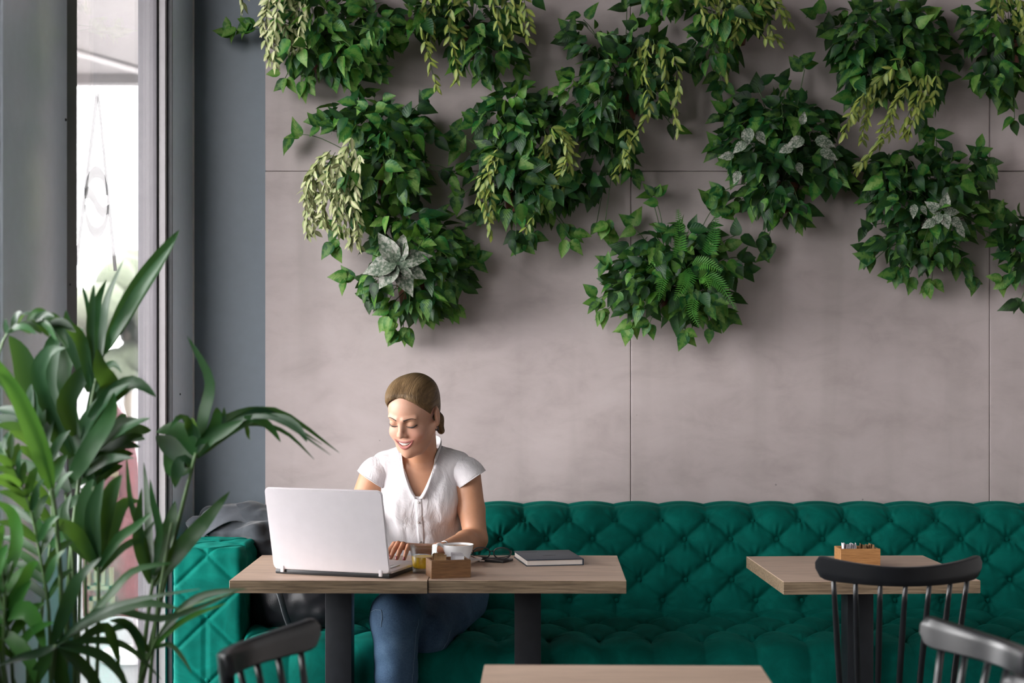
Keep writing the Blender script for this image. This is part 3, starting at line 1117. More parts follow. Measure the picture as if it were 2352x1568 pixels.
def sugar_box(loc, rz, w, d, h, mat, label):
    t = 0.0075
    b_ = empty('sugar_box', (loc[0], loc[1], TZ), rz, label, 'box')
    box('front_board', (-w / 2, -d / 2, 0), (w / 2, -d / 2 + t, h), mat, b_, bevel=0.0008, seg=1)
    box('rear_board', (-w / 2, d / 2 - t, 0), (w / 2, d / 2, h), mat, b_, bevel=0.0008, seg=1)
    box('side_board', (-w / 2 + 0.0005, -d / 2 + t, 0), (-w / 2 + t, d / 2 - t, h - 0.001), mat, b_, bevel=0.0008, seg=1)
    box('side_board', (w / 2 - t, -d / 2 + t, 0), (w / 2 - 0.0005, d / 2 - t, h - 0.001), mat, b_, bevel=0.0008, seg=1)
    box('bottom_board', (-w / 2 + t, -d / 2 + t, 0.001), (w / 2 - t, d / 2 - t, 0.006), mat, b_)
    box('divider', (-0.002, -d / 2 + t, 0.006), (0.002, d / 2 - t, h - 0.006), mat, b_)
    return b_, Matrix.Translation((loc[0], loc[1], TZ)) @ Matrix.Rotation(rz, 4, 'Z')


def packets(mtx, xs_, ymin, ymax, meshes, label, group, zoff, rnd, flat=False):
    n = len(xs_)
    for i, x in enumerate(xs_):
        o = link('sugar_packet', meshes[i % len(meshes)])
        props(o, label, 'packet', group)
        y = ymin + (ymax - ymin) * i / max(1, n - 1)
        m = Matrix.Translation((x, y, zoff + rnd.uniform(0, 0.004))) @ Matrix.Rotation(rnd.uniform(-0.06, 0.06), 4, 'Z') \
            @ Matrix.Rotation(rnd.uniform(-0.10, 0.10), 4, 'X') @ Matrix.Rotation(rnd.uniform(-0.08, 0.08), 4, 'Y')
        o.matrix_world = mtx @ m


rnd = random.Random(5)
b1, m1 = sugar_box((-0.196, 5.176), math.radians(14), 0.123, 0.088, 0.055, M['box_wood'], 'dark wooden sugar box on the table beside the juice glass')
packets(m1, [-0.030, -0.028, -0.031, -0.029], -0.024, 0.018, PK_B, 'brown sugar packet in the dark wooden box', 'brown sugar packets in the dark box', 0.0068, rnd)
packets(m1, [0.026, 0.027, 0.025, 0.028, 0.026], -0.026, 0.020, PK_W, 'white sugar packet in the dark wooden box', 'white sugar packets in the dark box', 0.0068, rnd)
b2, m2 = sugar_box((1.106, 5.398), math.radians(2.7), 0.128, 0.085, 0.062, M['box_wood_pale'], 'pale wooden sugar box on the lone table')
# these packets stand edge-on to the room, in a row across the box
for i in range(8):
    o = link('sugar_packet', PK_W[i % 3]); props(o, 'white sugar packet standing in the pale wooden box', 'packet', 'white sugar packets in the pale box')
    o.matrix_world = m2 @ Matrix.Translation((-0.048 + i * 0.0058, rnd.uniform(-0.008, 0.0), 0.0068 + rnd.uniform(0.002, 0.008))) @ Matrix.Rotation(PI / 2 + rnd.uniform(-0.08, 0.08), 4, 'Z')
for i in range(6):
    o = link('sugar_packet', PK_B[i % 3]); props(o, 'brown sugar packet standing in the pale wooden box', 'packet', 'brown sugar packets in the pale box')
    o.matrix_world = m2 @ Matrix.Translation((0.010 + i * 0.0078, rnd.uniform(-0.006, 0.006), 0.0068 + rnd.uniform(0.0, 0.006))) @ Matrix.Rotation(PI / 2 + rnd.uniform(-0.25, 0.25), 4, 'Z')

# ================================================================== NOTEBOOK
M['navy'] = plain('navy_cover', (0.022, 0.036, 0.058), 0.42, 0.45, bump=0.15, bscale=900)
M['navy_dark'] = plain('navy_emboss', (0.012, 0.018, 0.032), 0.4)
M['pages'] = plain('page_block', (0.72, 0.66, 0.62), 0.8, vary=0.02)
nb = empty('notebook', (0.118, 5.533, TZ), math.radians(9.8), 'navy blue hardcover notebook lying on the table', 'notebook')
NW, ND, NH = 0.187, 0.236, 0.0215
box('cover', (-NW / 2, -ND / 2, 0), (NW / 2, ND / 2, 0.003), M['navy'], nb, bevel=0.0012)
box('cover', (-NW / 2, -ND / 2, NH - 0.003), (NW / 2, ND / 2, NH), M['navy'], nb, bevel=0.0012)
box('spine', (NW / 2 - 0.003, -ND / 2, 0.0005), (NW / 2 + 0.0015, ND / 2, NH - 0.0005), M['navy'], nb, bevel=0.001)
box('page_block', (-NW / 2 + 0.003, -ND / 2 + 0.003, 0.003), (NW / 2 - 0.003, ND / 2 - 0.003, NH - 0.003), M['pages'], nb)
bm = bmesh.new()
bm_box(bm, (-0.075, 0.072, NH), (-0.022, 0.082, NH + 0.0004))
bm_box(bm, (-0.022, -0.022, NH), (0.022, -0.016, NH + 0.0004))
bm_box(bm, (-0.012, -0.014, NH), (0.012, -0.011, NH + 0.0004))
link('embossing', bm_mesh('embossing', bm, M['navy_dark']), nb)
st = bmesh.new()
for i in range(40): bm_box(st, (-NW / 2 + 0.006 + i * 0.0044, -ND / 2 + 0.004, NH), (-NW / 2 + 0.0085 + i * 0.0044, -ND / 2 + 0.0048, NH + 0.0004))
link('stitching', bm_mesh('stitching', st, M['navy_dark']), nb)

# ================================================================== EYEGLASSES AND PHONE
ph = box('mobile_phone', (-0.036, -0.075, 0), (0.036, 0.075, 0.008), M['black_plastic'], None, bevel=0.003)
ph.location = (-0.078, 5.548, TZ); ph.rotation_euler = (0, 0, math.radians(62))
props(ph, 'flat black phone lying under the folded eyeglasses', 'phone')
eg = empty('eyeglasses', (-0.066, 5.508, TZ + 0.0082), math.radians(-6), 'black-rimmed eyeglasses lying folded beside the saucer', 'eyeglasses')
lens_m = m_glass('spectacle_lens', 1.5, (0.92, 0.94, 0.94), thin=True)
for sx in (-1, 1):
    ring = []
    for k in range(33):
        a = 2 * PI * k / 32
        ring.append(Vector((sx * 0.034 + 0.0275 * math.copysign(abs(math.cos(a)) ** 0.85, math.cos(a)), -0.012 * math.sin(a) * 0.35,
                            0.0215 + 0.0185 * math.copysign(abs(math.sin(a)) ** 0.9, math.sin(a)))))
    r_ = tube('rim', ring, 0.0021, M['black_plastic'], eg, 8)
    lv = [p for p in ring[:-1]]
    n = len(lv)
    l2 = [p + Vector((0, 0.0012, 0)) for p in lv]
    fs = [tuple(range(n)), tuple(range(2 * n - 1, n - 1, -1))] + [(i, (i + 1) % n, n + (i + 1) % n, n + i) for i in range(n)]
    link('lens', mesh_from('lens', lv + l2, fs, lens_m, smooth=False), eg)
    # temple folded in behind the lenses, resting low
    y0 = -0.006 if sx > 0 else -0.011
    tube('temple', spline([(sx * 0.063, 0.0, 0.030), (sx * 0.066, -0.006, 0.024), (sx * 0.05, -0.014, 0.012), (-sx * 0.02, -0.020 + y0, 0.006), (-sx * 0.060, -0.020 + y0, 0.0035)], 18),
         [0.0022] * 12 + [0.0026, 0.003, 0.0034, 0.0036, 0.0036, 0.003], M['black_plastic'], eg, 8, 0.6)
tube('bridge', spline([(-0.008, 0, 0.026), (0, -0.002, 0.029), (0.008, 0, 0.026)], 8), 0.002, M['black_plastic'], eg)


# ================================================================== WALL PLANTS
def leaf_mesh(name, prof, droop, fold, mat, rows=None, wave=0.0):
    """prof: (t along the leaf, half width); unit length along +Y, faces +Z"""
    vs, fs = [], []
    for i, (t, w) in enumerate(prof):
        z = -droop * t * t
        wv = wave * math.sin(t * 9)
        vs += [(-w, t - (0.06 * w if t > 0 else 0), z + fold * w + wv), (0, t, z), (w, t - (0.06 * w if t > 0 else 0), z + fold * w - wv)]
    for i in range(len(prof) - 1):
        a, b_ = 3 * i, 3 * i + 3
        fs += [(a, a + 1, b_ + 1, b_), (a + 1, a + 2, b_ + 2, b_ + 1)]
    return mesh_from(name, vs, fs, mat)


HEART = [(-0.06, 0.16), (0.05, 0.30), (0.2, 0.37), (0.42, 0.33), (0.66, 0.20), (0.86, 0.075), (1.0, 0.004)]
OVAL = [(0.0, 0.03), (0.12, 0.22), (0.32, 0.33), (0.55, 0.30), (0.78, 0.16), (0.92, 0.06), (1.0, 0.004)]
NARROW = [(0.0, 0.03), (0.2, 0.15), (0.45, 0.20), (0.72, 0.14), (1.0, 0.004)]

G_DARK = m_leaf('leaf_dark', [(0.0, (0.003, 0.014, 0.008)), (0.5, (0.004, 0.030, 0.012)), (1.0, (0.006, 0.055, 0.017))], (0.035, 0.11, 0.02), 0.45)  # deepened so that shaded inner leaves are dark by colour
G_MID = m_leaf('leaf_mid', [(0.0, (0.004, 0.034, 0.013)), (0.5, (0.006, 0.075, 0.020)), (0.85, (0.016, 0.125, 0.022)), (1.0, (0.060, 0.19, 0.018))], (0.14, 0.28, 0.05), 0.6)
G_LIGHT = m_leaf('leaf_light', [(0.0, (0.022, 0.125, 0.016)), (0.5, (0.042, 0.175, 0.020)), (1.0, (0.09, 0.24, 0.04))], (0.25, 0.38, 0.10), 0.6)
V_CREAM = m_variegated('leaf_cream', (0.70, 0.64, 0.42), (0.13, 0.22, 0.03))
V_YELLOW = m_variegated('leaf_yellow', (0.40, 0.41, 0.085), (0.035, 0.11, 0.014))
SPECK = m_speckled()
STEM = plain('plant_stem', (0.05, 0.10, 0.03), 0.6)
TERRA = plain('terracotta', (0.12, 0.04, 0.022), 0.8)
FERN = m_leaf('fern_green', [(0.0, (0.045, 0.20, 0.035)), (1.0, (0.12, 0.34, 0.05))], (0.2, 0.4, 0.08), 0.0)

LM = {}
for nm, mt in (('d', G_DARK), ('m', G_MID), ('l', G_LIGHT)):
    LM[nm] = [leaf_mesh('ivy_leaf', HEART, 0.22, 0.30, mt), leaf_mesh('ivy_leaf', HEART, 0.42, 0.16, mt, wave=0.02),
              leaf_mesh('ivy_leaf', OVAL, 0.30, 0.34, mt, wave=0.015), leaf_mesh('ivy_leaf', OVAL, 0.10, 0.45, mt)]
LM['c'] = [leaf_mesh('small_leaf', NARROW, 0.15, 0.25, V_CREAM), leaf_mesh('small_leaf', NARROW, 0.3, 0.1, V_CREAM)]
LM['y'] = [leaf_mesh('small_leaf', NARROW, 0.15, 0.25, V_YELLOW), leaf_mesh('small_leaf', NARROW, 0.3, 0.1, V_YELLOW)]
LM['s'] = [leaf_mesh('speckled_leaf', OVAL, 0.35, 0.30, SPECK, wave=0.02), leaf_mesh('speckled_leaf', OVAL, 0.20, 0.35, SPECK, wave=0.02)]


def basis(pos, d, n, sc, sx=1.0):
    d = d.normalized()
    n = (n - d * n.dot(d))
    n = n.normalized() if n.length > 1e-4 else d.orthogonal().normalized()
    x = d.cross(n)
    m = Matrix((x, d, n)).transposed().to_4x4()
    return Matrix.Translation(pos) @ m @ Matrix.Diagonal((sc * sx, sc, sc, 1))


def put_leaf(root, key, pos, d, n, sc, rnd, name='leaf', sx=1.0):
    o = bpy.data.objects.new(name, rnd.choice(LM[key]))
    COL.objects.link(o)
    o.parent = root
    o.matrix_local = basis(pos, d, n, sc, sx)
    return o


def wpx(x, y, off=0.0):
    """photo pixel -> point on the wall plane, off metres in front of it"""
    Yq = WALL_Y - off
    return px(x, y, Yq)


def rv(rnd, s=1.0): return Vector((rnd.uniform(-s, s), rnd.uniform(-s, s), rnd.uniform(-s, s)))


def fern_frond(root, pts, base_w, rnd):
    L_ = sum((Vector(pts[i + 1]) - Vector(pts[i])).length for i in range(len(pts) - 1))
    NF = max(8, min(26, int(L_ / 0.0075)))
    P = spline(pts, NF)
    _, T, U, V = frames(P)
    V_, F_ = tube_data(P[::3] + [P[-1]], 0.0012, 4)
    out = [(V_, F_)]
    for i in range(2, NF):
        t = i / (NF - 1)
        w = base_w * (0.35 + 0.65 * math.sin(PI * min(1, t * 0.75 + 0.22))) * (1 - 0.55 * t)
        side = T[i].cross(Vector((0, -1, 0.3))).normalized()
        for s in (-1, 1):
            d = (side * s + T[i] * 0.45 + Vector((0, -0.2, -0.1))).normalized()
            nrm = d.cross(T[i]) * (-s)
            a = P[i]
            q = T[i] * (w * 0.10)
            m1, tip = a + d * w * 0.55, a + d * w
            up = nrm * w * 0.06
            out.append(([a - q * 0.7, a + q * 0.7, m1 + q + up, m1 - q + up, tip], [(0, 1, 2, 3), (3, 2, 4)]))
    v, f = join_data(out)
    return link('fern_frond', mesh_from('fern_frond', v, f, FERN), root)


def plant(label, center, blobs, sprigs=(), strands=(), specks=(), ferns=(), seed=0, depth=0.32, dens=1.0, tone=(0.35, 0.5, 0.15), vkey='y', pot=True):
    rnd = random.Random(seed * 77 + 5)
    c0 = wpx(center[0], center[1], 0.0)
    root = empty('wall_plant', c0, label=label, cat='plant', group='potted plants hung on the concrete wall')
    PXM = WALL_Y / FPX
    if pot:
        pz = -0.075
        po = lathe('pot', [(0, -0.09), (0.042, -0.09), (0.056, 0.0), (0.061, 0.0), (0.061, 0.018), (0.053, 0.018), (0.050, 0.0), (0, -0.004)], TERRA, root, 24, (0, -0.066, pz))
        po['label'] = 'terracotta pot'
    stems = []
    keys = ['d', 'm', 'l']
    hub = Vector((0, -0.07, -0.05))
    for (bx, by, rx, ry) in blobs:
        rx, ry = max(12, rx - 15), max(12, ry - 15)
        area = PI * rx * ry
        area = PI * (rx + 8) * (ry + 8)
        n = max(3, int(area / 640 * 3.3 * dens))
        for i in range(n):
            a = rnd.uniform(0, 2 * PI)
            r = math.sqrt(rnd.random())
            ox, oy = r * math.cos(a), r * math.sin(a)
            edge = r
            lay = rnd.random()
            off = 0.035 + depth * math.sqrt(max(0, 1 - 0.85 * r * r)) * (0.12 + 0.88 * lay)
            p = wpx(bx + ox * rx, by + oy * ry, off) - c0
            radial = Vector((ox * rx, 0, -oy * ry))
            g = (p - hub)
            radial = (radial.normalized() if radial.length > 1e-6 else Vector((0, 0, -1))) * 0.6 + Vector((g.x, 0, g.z)).normalized() * 0.3
            d = radial * (0.35 + 0.6 * edge) + Vector((0, -0.45 * (1 - edge) - 0.1, -0.55)) + rv(rnd, 0.55)
            d.y = min(d.y, 0.12)
            nrm = Vector((-0.35, -1.0, 0.45)) + radial * 0.3 + rv(rnd, 0.95)
            key = rnd.choices(keys, tone)[0] if lay > 0.4 else 'd'  # leaves close to the wall always dark: interior shade put into the colour
            sc = rnd.uniform(0.040, 0.080)
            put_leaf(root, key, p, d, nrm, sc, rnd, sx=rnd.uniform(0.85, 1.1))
            if rnd.random() < 0.16:
                stems.append(tube_data(spline([hub, hub.lerp(p, 0.5) + Vector((0, -0.03, 0.03)), p], 6), 0.0014, 4))
    for sp_ in sprigs:
        sx_, sy_ = sp_[0], sp_[1]
        num = sp_[2] if len(sp_) > 2 else 4
        key0 = sp_[3] if len(sp_) > 3 else 'm'
        off = rnd.uniform(0.07, 0.17)
        p = wpx(sx_, sy_, off) - c0
        g = Vector((p.x - hub.x, 0, p.z - hub.z))
        gd = g.normalized()
        near = hub + (p - hub) * 0.35
        path = spline([near, near.lerp(p, 0.6) + Vector((0, -0.02, 0.015)), p], 8)
        stems.append(tube_data(path, 0.0016, 5))
        for i in range(num):
            q = p + Vector((rnd.uniform(-0.018, 0.018), rnd.uniform(-0.012, 0.012), rnd.uniform(-0.018, 0.018)))
            ang = (i - (num - 1) / 2) * (2.0 / max(1, num - 1)) + rnd.uniform(-0.2, 0.2)
            ca, sa = math.cos(ang), math.sin(ang)
            dd = Vector((gd.x * ca - gd.z * sa, -0.15, gd.x * sa + gd.z * ca)) + Vector((0, 0, -0.25)) + rv(rnd, 0.15)
            nrm = Vector((-0.3, -1, 0.35)) + rv(rnd, 0.35)
            put_leaf(root, key0 if rnd.random() < 0.75 else 'm', q, dd, nrm, rnd.uniform(0.052, 0.074), rnd, sx=rnd.uniform(0.85, 1.1))
    for st_ in strands:
        pts = st_[:-1] if isinstance(st_[-1], str) else st_
        vk = st_[-1] if isinstance(st_[-1], str) else vkey
        off0 = rnd.uniform(0.27, 0.35)
        P3 = [wpx(x, y, off0 - 0.05 * (i / max(1, len(pts) - 1)) ** 1.5) - c0 for i, (x, y) in enumerate(pts)]
        L = sum((P3[i + 1] - P3[i]).length for i in range(len(P3) - 1))
        n = max(6, int(L / (0.0145 if vk == 'c' else 0.018)))
        P = spline(P3, n)
        v, f = tube_data(P, 0.0013, 5)
        vine = link('vine', mesh_from('vine', v, f, STEM), root)
        _, T, U, V = frames(P)
        for i in range(1, n):
            t = i / n
            for s in ((-1, 1) if i % 2 else (-1,) if rnd.random() < 0.5 else (1,)):
                side = T[i].cross(Vector((0, -1, 0)))
                side = side.normalized() if side.length > 1e-3 else Vector((1, 0, 0))
                d = T[i] * rnd.uniform(0.5, 1.1) + side * s * rnd.uniform(0.2, 0.9) + Vector((0, -0.3, -0.3)) + rv(rnd, 0.35)
                nrm = Vector((-0.4, -1, 0.2)) + side * s * 0.4 + rv(rnd, 0.8)
                put_leaf(vine, vk, P[i], d, nrm, rnd.uniform(0.034, 0.052) * (1 - 0.25 * t), rnd, sx=rnd.uniform(0.9, 1.15))
    for (sx_, sy_, rad_px, num, a0) in specks:
        off = 0.345
        p = wpx(sx_, sy_, off) - c0
        for i in range(num):
            a = a0 + 2 * PI * i / num + rnd.uniform(-0.15, 0.15)
            d = Vector((math.cos(a), -0.12, math.sin(a)))
            put_leaf(root, 's', p + d * 0.006 + Vector((0, rnd.uniform(-0.008, 0.004), 0)), d, Vector((-0.2, -1, 0.2)) + rv(rnd, 0.25), rad_px * PXM * rnd.uniform(0.85, 1.1), rnd, name='speckled_leaf', sx=rnd.uniform(0.85, 1.05))
    for (pts, wpx_) in ferns:
        P3 = [wpx(x, y, 0.30 + 0.07 * (i / (len(pts) - 1))) - c0 for i, (x, y) in enumerate(pts)]
        fern_frond(root, P3, wpx_ * PXM, rnd)
    if stems:
        v, f = join_data(stems)
        link('stems', mesh_from('stems', v, f, STEM), root)
    return root


plant('leafy hanging plant with cream strands at the top left, reaching over the grey column', (740, 70),
      [(735, 30, 120, 95), (790, 110, 95, 75), (690, 100, 60, 70), (860, 60, 70, 60)],
      [(535, 72, 4, 'l'), (580, 62, 5, 'l'), (655, 180, 4, 'l'), (705, 185, 5, 'l'), (712, 150, 4), (790, 175, 3, 'l'), (870, 160, 4), (895, 95, 4, 'd'), (760, 160, 3, 'd')],
      [[(625, -30), (612, 30), (620, 130)], [(650, -40), (636, 20), (640, 95)], [(665, -20), (655, 50), (672, 115)], [(690, -20), (676, 40), (668, 120)], [(560, -60), (556, -10), (560, 18)], [(700, 0), (690, 60), (690, 110)],
       [(608, 10), (604, 60), (618, 140)], [(630, 40), (628, 90), (634, 150)]],
      seed=1, tone=(0.3, 0.45, 0.25), vkey='c')
plant('hanging plant with long yellow-green strands at the top edge, second from the grey column', (1085, 40),
      [(1080, 25, 125, 75), (1125, 110, 95, 55), (970, 40, 60, 50)],
      [(1190, 140, 4), (1110, 165, 4), (1060, 150, 3), (1240, -5, 3, 'd'), (930, 80, 4, 'd')],
      [[(985, -20), (970, 60), (985, 130), (1002, 200)], [(1010, -20), (985, 40), (990, 110)], [(1045, -20), (1030, 60), (1045, 130), (1050, 185)], [(1060, -10), (1055, 60), (1075, 120)],
       [(1130, -20), (1140, 40), (1158, 100)], [(1170, -20), (1190, 30), (1214, 88)], [(1200, -20), (1208, 20), (1218, 60)], [(1150, -30), (1168, 20), (1180, 80)]],
      seed=2, tone=(0.5, 0.4, 0.1))
plant('bushy plant with a thick cascade of cream strands, left in the middle row', (880, 350),
      [(845, 265, 105, 58), (900, 300, 100, 75), (890, 390, 105, 75), (800, 400, 60, 60), (930, 420, 60, 55), (820, 480, 60, 50)],
      [(680, 308, 3, 'l'), (738, 285, 4), (760, 300, 3), (830, 225, 4), (970, 232, 3, 'd'), (995, 320, 3, 'd'), (772, 560, 4, 'l'), (1045, 395, 3, 'l'), (1015, 400, 3, 'd'), (930, 460, 3), (770, 520, 3)],
      [[(760, 345), (720, 390), (702, 470), (706, 535)], [(770, 350), (735, 410), (718, 480), (722, 530)], [(745, 350), (708, 400), (698, 450)], [(785, 345), (755, 420), (745, 490), (752, 520)],
       [(800, 330), (775, 400), (770, 470), (778, 530)], [(815, 335), (795, 410), (800, 480), (806, 560)], [(825, 350), (815, 420), (820, 500), (826, 565)], [(790, 400), (784, 460), (794, 530)],
       [(770, 400), (760, 450), (770, 500)], [(735, 370), (726, 440), (734, 510)], [(810, 310), (788, 370), (776, 430)], [(800, 440), (812, 500), (818, 545)], [(760, 370), (742, 440), (742, 505)], [(720, 400), (710, 440), (712, 500)]],
      seed=3, tone=(0.3, 0.55, 0.15), vkey='c')
plant('plant with a star of silver-speckled leaves, lowest on the left above the woman', (950, 615),
      [(960, 560, 120, 75), (1000, 630, 85, 80), (930, 500, 100, 40), (960, 690, 95, 40), (870, 640, 50, 60)],
      [(880, 690, 5, 'l'), (895, 720, 4, 'l'), (925, 760, 5, 'l'), (905, 755, 3, 'l'), (800, 640, 4, 'l'), (1085, 590, 4), (1060, 560, 3), (1030, 710, 4, 'l'), (985, 720, 3, 'l'), (850, 675, 2, 'd'), (1000, 500, 3)],
      [], [(915, 605, 72, 7, 0.5)], seed=4, tone=(0.5, 0.4, 0.1))
plant('bushy plant with two looping yellow strands, second in the middle row', (1190, 390),
      [(1165, 270, 90, 65), (1230, 310, 85, 75), (1170, 380, 105, 80), (1250, 430, 95, 70), (1180, 470, 85, 45), (1170, 220, 45, 30)],
      [(1050, 310, 4), (1060, 345, 3, 'l'), (1095, 285, 4), (1180, 200, 3), (1145, 215, 3), (1185, 545, 3, 'd'), (1215, 530, 4), (1300, 520, 4, 'l'), (1310, 545, 3, 'l'), (1055, 450, 3), (1095, 490, 3), (1245, 235, 3, 'd'), (1200, 560, 2)],
      [[(1145, 335), (1122, 400), (1112, 460), (1128, 535)], [(1135, 345), (1105, 410), (1098, 455)], [(1150, 350), (1128, 430), (1132, 500)],
       [(1262, 290), (1300, 320), (1298, 380), (1262, 440), (1208, 522)], [(1250, 300), (1262, 350), (1262, 410), (1240, 450)], [(1280, 290), (1312, 340), (1305, 400), (1290, 440)], [(1270, 300), (1250, 340), (1235, 390)], [(1290, 300), (1300, 360), (1270, 420)]],
      seed=5, tone=(0.5, 0.42, 0.08))
plant('tall dark plant with scattered yellow leaves, between the top row and the middle', (1430, 180),
      [(1365, 90, 75, 45), (1425, 160, 85, 85), (1480, 130, 75, 65), (1340, 200, 50, 28), (1370, 285, 95, 55), (1420, 330, 60, 60), (1500, 210, 60, 60), (1330, 420, 60, 55), (1390, 240, 60, 60)],
      [(1310, 75, 4), (1340, 45, 2), (1440, 15, 4, 'd'), (1455, 60, 3, 'd'), (1310, 180, 4, 'l'), (1300, 205, 4, 'l'), (1290, 252, 3), (1390, 510, 4, 'l'), (1370, 515, 2), (1410, 385, 4, 'd'), (1330, 260, 3), (1560, 160, 3, 'd'), (1545, 290, 2, 'd'), (1450, 400, 3)],
      [[(1490, 80), (1480, 160), (1490, 250), (1455, 320), (1440, 370)], [(1520, 100), (1530, 160), (1520, 230)], [(1545, 120), (1560, 190), (1548, 250), (1558, 300)], [(1470, 95), (1465, 140), (1475, 180)], [(1500, 90), (1510, 140), (1500, 190)], [(1440, 290), (1438, 340), (1415, 400)]],
      seed=6, tone=(0.62, 0.32, 0.06))
plant('plant with a fan of yellow leaves at the top edge, right of centre', (1680, 10),
      [(1670, 20, 95, 70), (1640, 110, 65, 55), (1720, 20, 70, 50), (1530, -5, 70, 35)],
      [(1585, 110, 3), (1600, 150, 3), (1660, 180, 3), (1615, 60, 3), (1650, 205, 2, 'd'), (1520, 40, 4), (1560, 20, 3)],
      [[(1620, -30), (1640, 40), (1665, 110), (1668, 170)], [(1600, -20), (1610, 20), (1630, 60)], [(1650, -20), (1675, 40), (1690, 90)], [(1690, -30), (1720, 10), (1740, 55)], [(1710, -30), (1750, 10), (1772, 70), (1790, 95)],
       [(1740, -30), (1780, 10), (1805, 50)], [(1690, -10), (1702, 40), (1690, 80)], [(1665, -20), (1690, 20), (1730, 60), (1765, 90)], [(1760, -30), (1790, 0), (1812, 50)], [(1630, -20), (1650, 20), (1655, 70)]],
      seed=7, tone=(0.4, 0.5, 0.1))
plant('dark plant with pale-marbled leaves, third in the middle row', (1790, 390),
      [(1770, 265, 115, 60), (1830, 290, 95, 75), (1730, 340, 80, 70), (1790, 370, 120, 65), (1760, 450, 80, 45), (1800, 480, 65, 40), (1900, 380, 65, 60)],
      [(1848, 160, 4), (1740, 200, 3, 'd'), (1800, 200, 3, 'd'), (1660, 260, 3), (1655, 340, 4), (1660, 440, 4), (1690, 470, 3), (1755, 535, 3, 'd'), (1760, 570, 3), (1835, 500, 4, 'l'), (1840, 430, 3, 'l'), (1945, 420, 3, 'd'), (1690, 400, 3)],
      [], [(1722, 290, 40, 1, 4.4), (1735, 300, 36, 1, 5.3), (1716, 325, 34, 1, 3.9), (1690, 355, 34, 1, 3.3), (1850, 318, 46, 1, 3.4), (1868, 322, 44, 1, 6.1), (1880, 345, 42, 1, 5.9), (1825, 335, 36, 1, 3.6), (1700, 390, 34, 1, 4.2), (1840, 290, 34, 1, 1.2), (1830, 370, 30, 1, 5.0)], seed=8, tone=(0.66, 0.3, 0.04))
plant('large plant with a cascade of yellow-green leaves near the top right', (2030, 120),
      [(2010, 70, 120, 75), (2060, 140, 100, 80), (2100, 70, 80, 80), (2000, 180, 70, 60), (1960, 100, 60, 60), (2110, 200, 60, 50)],
      [(1880, 25, 3), (1900, 60, 3, 'd'), (1935, 160, 3), (2170, 180, 2, 'd'), (2110, 265, 3, 'd'), (2125, 300, 3), (1960, 215, 3), (2160, 90, 3, 'd'), (1985, 20, 3)],
      [[(2080, 130), (2010, 190), (1960, 250), (1938, 310)], [(2095, 150), (2030, 210), (1990, 270), (1980, 320)], [(2110, 165), (2060, 230), (2030, 290), (2020, 325)], [(2120, 170), (2100, 230), (2075, 290)], [(2060, 150), (1990, 210), (1965, 270)],
       [(2130, 160), (2125, 220), (2105, 260)], [(2085, 190), (2055, 250), (2045, 300)], [(2040, 170), (2000, 210), (1985, 260)], [(2120, 200), (2100, 270), (2080, 310)], [(2050, 300), (2000, 350), (1970, 385)], [(2150, 160), (2150, 200), (2138, 230)]],
      seed=9, tone=(0.5, 0.44, 0.06))
plant('dark plant with a cream-centred rosette, rightmost in the middle row', (2130, 490),
      [(2110, 390, 110, 55), (2180, 420, 90, 70), (2070, 460, 80, 60), (2160, 500, 100, 55), (2080, 560, 85, 45), (2150, 580, 80, 45), (2240, 390, 45, 45), (2030, 400, 50, 55)],
      [(2000, 430, 3), (1990, 455, 3), (1985, 525, 2, 'd'), (1990, 565, 3, 'd'), (2005, 600, 4), (2060, 625, 4), (2090, 630, 3), (2140, 645, 4, 'l'), (2210, 610, 4), (2230, 640, 3), (2265, 480, 4, 'l'), (2290, 490, 2, 'l'), (2190, 350, 3, 'd'), (2245, 350, 4, 'd'), (2130, 350, 3), (2150, 300, 2), (2290, 545, 2, 'd')],
      [], [(2165, 488, 40, 5, 0.1), (2180, 500, 34, 1, 5.6), (2195, 515, 36, 1, 5.4), (2100, 465, 30, 1, 4.5), (2112, 470, 28, 1, 5.2), (2150, 505, 34, 1, 3.6)], seed=10, tone=(0.64, 0.3, 0.06))
plant('hanging plant with yellow leaves in the top right corner', (2300, 60),
      [(2290, 70, 80, 80), (2330, 120, 60, 80), (2280, 170, 60, 55)],
      [(2215, 130, 2, 'd'), (2310, 230, 4), (2330, 275, 3, 'd'), (2250, 180, 3), (2300, 205, 3), (2225, 40, 3)],
      [[(2290, -20), (2300, 20), (2310, 60)], [(2310, -20), (2325, 30), (2320, 70)], [(2330, -20), (2345, 20), (2340, 60)], [(2280, -20), (2290, 10), (2285, 40)], [(2340, -10), (2355, 40), (2350, 80)]],
      seed=11, tone=(0.5, 0.42, 0.08))
plant('plant mostly cut off by the right edge, low on the wall', (2370, 560),
      [(2340, 520, 55, 40), (2345, 580, 45, 40), (2380, 600, 50, 60)],
      [(2300, 550, 3, 'd'), (2310, 640, 4, 'l'), (2320, 625, 3), (2345, 690, 3, 'd'), (2305, 500, 3)],
      [], seed=12, tone=(0.6, 0.36, 0.04))
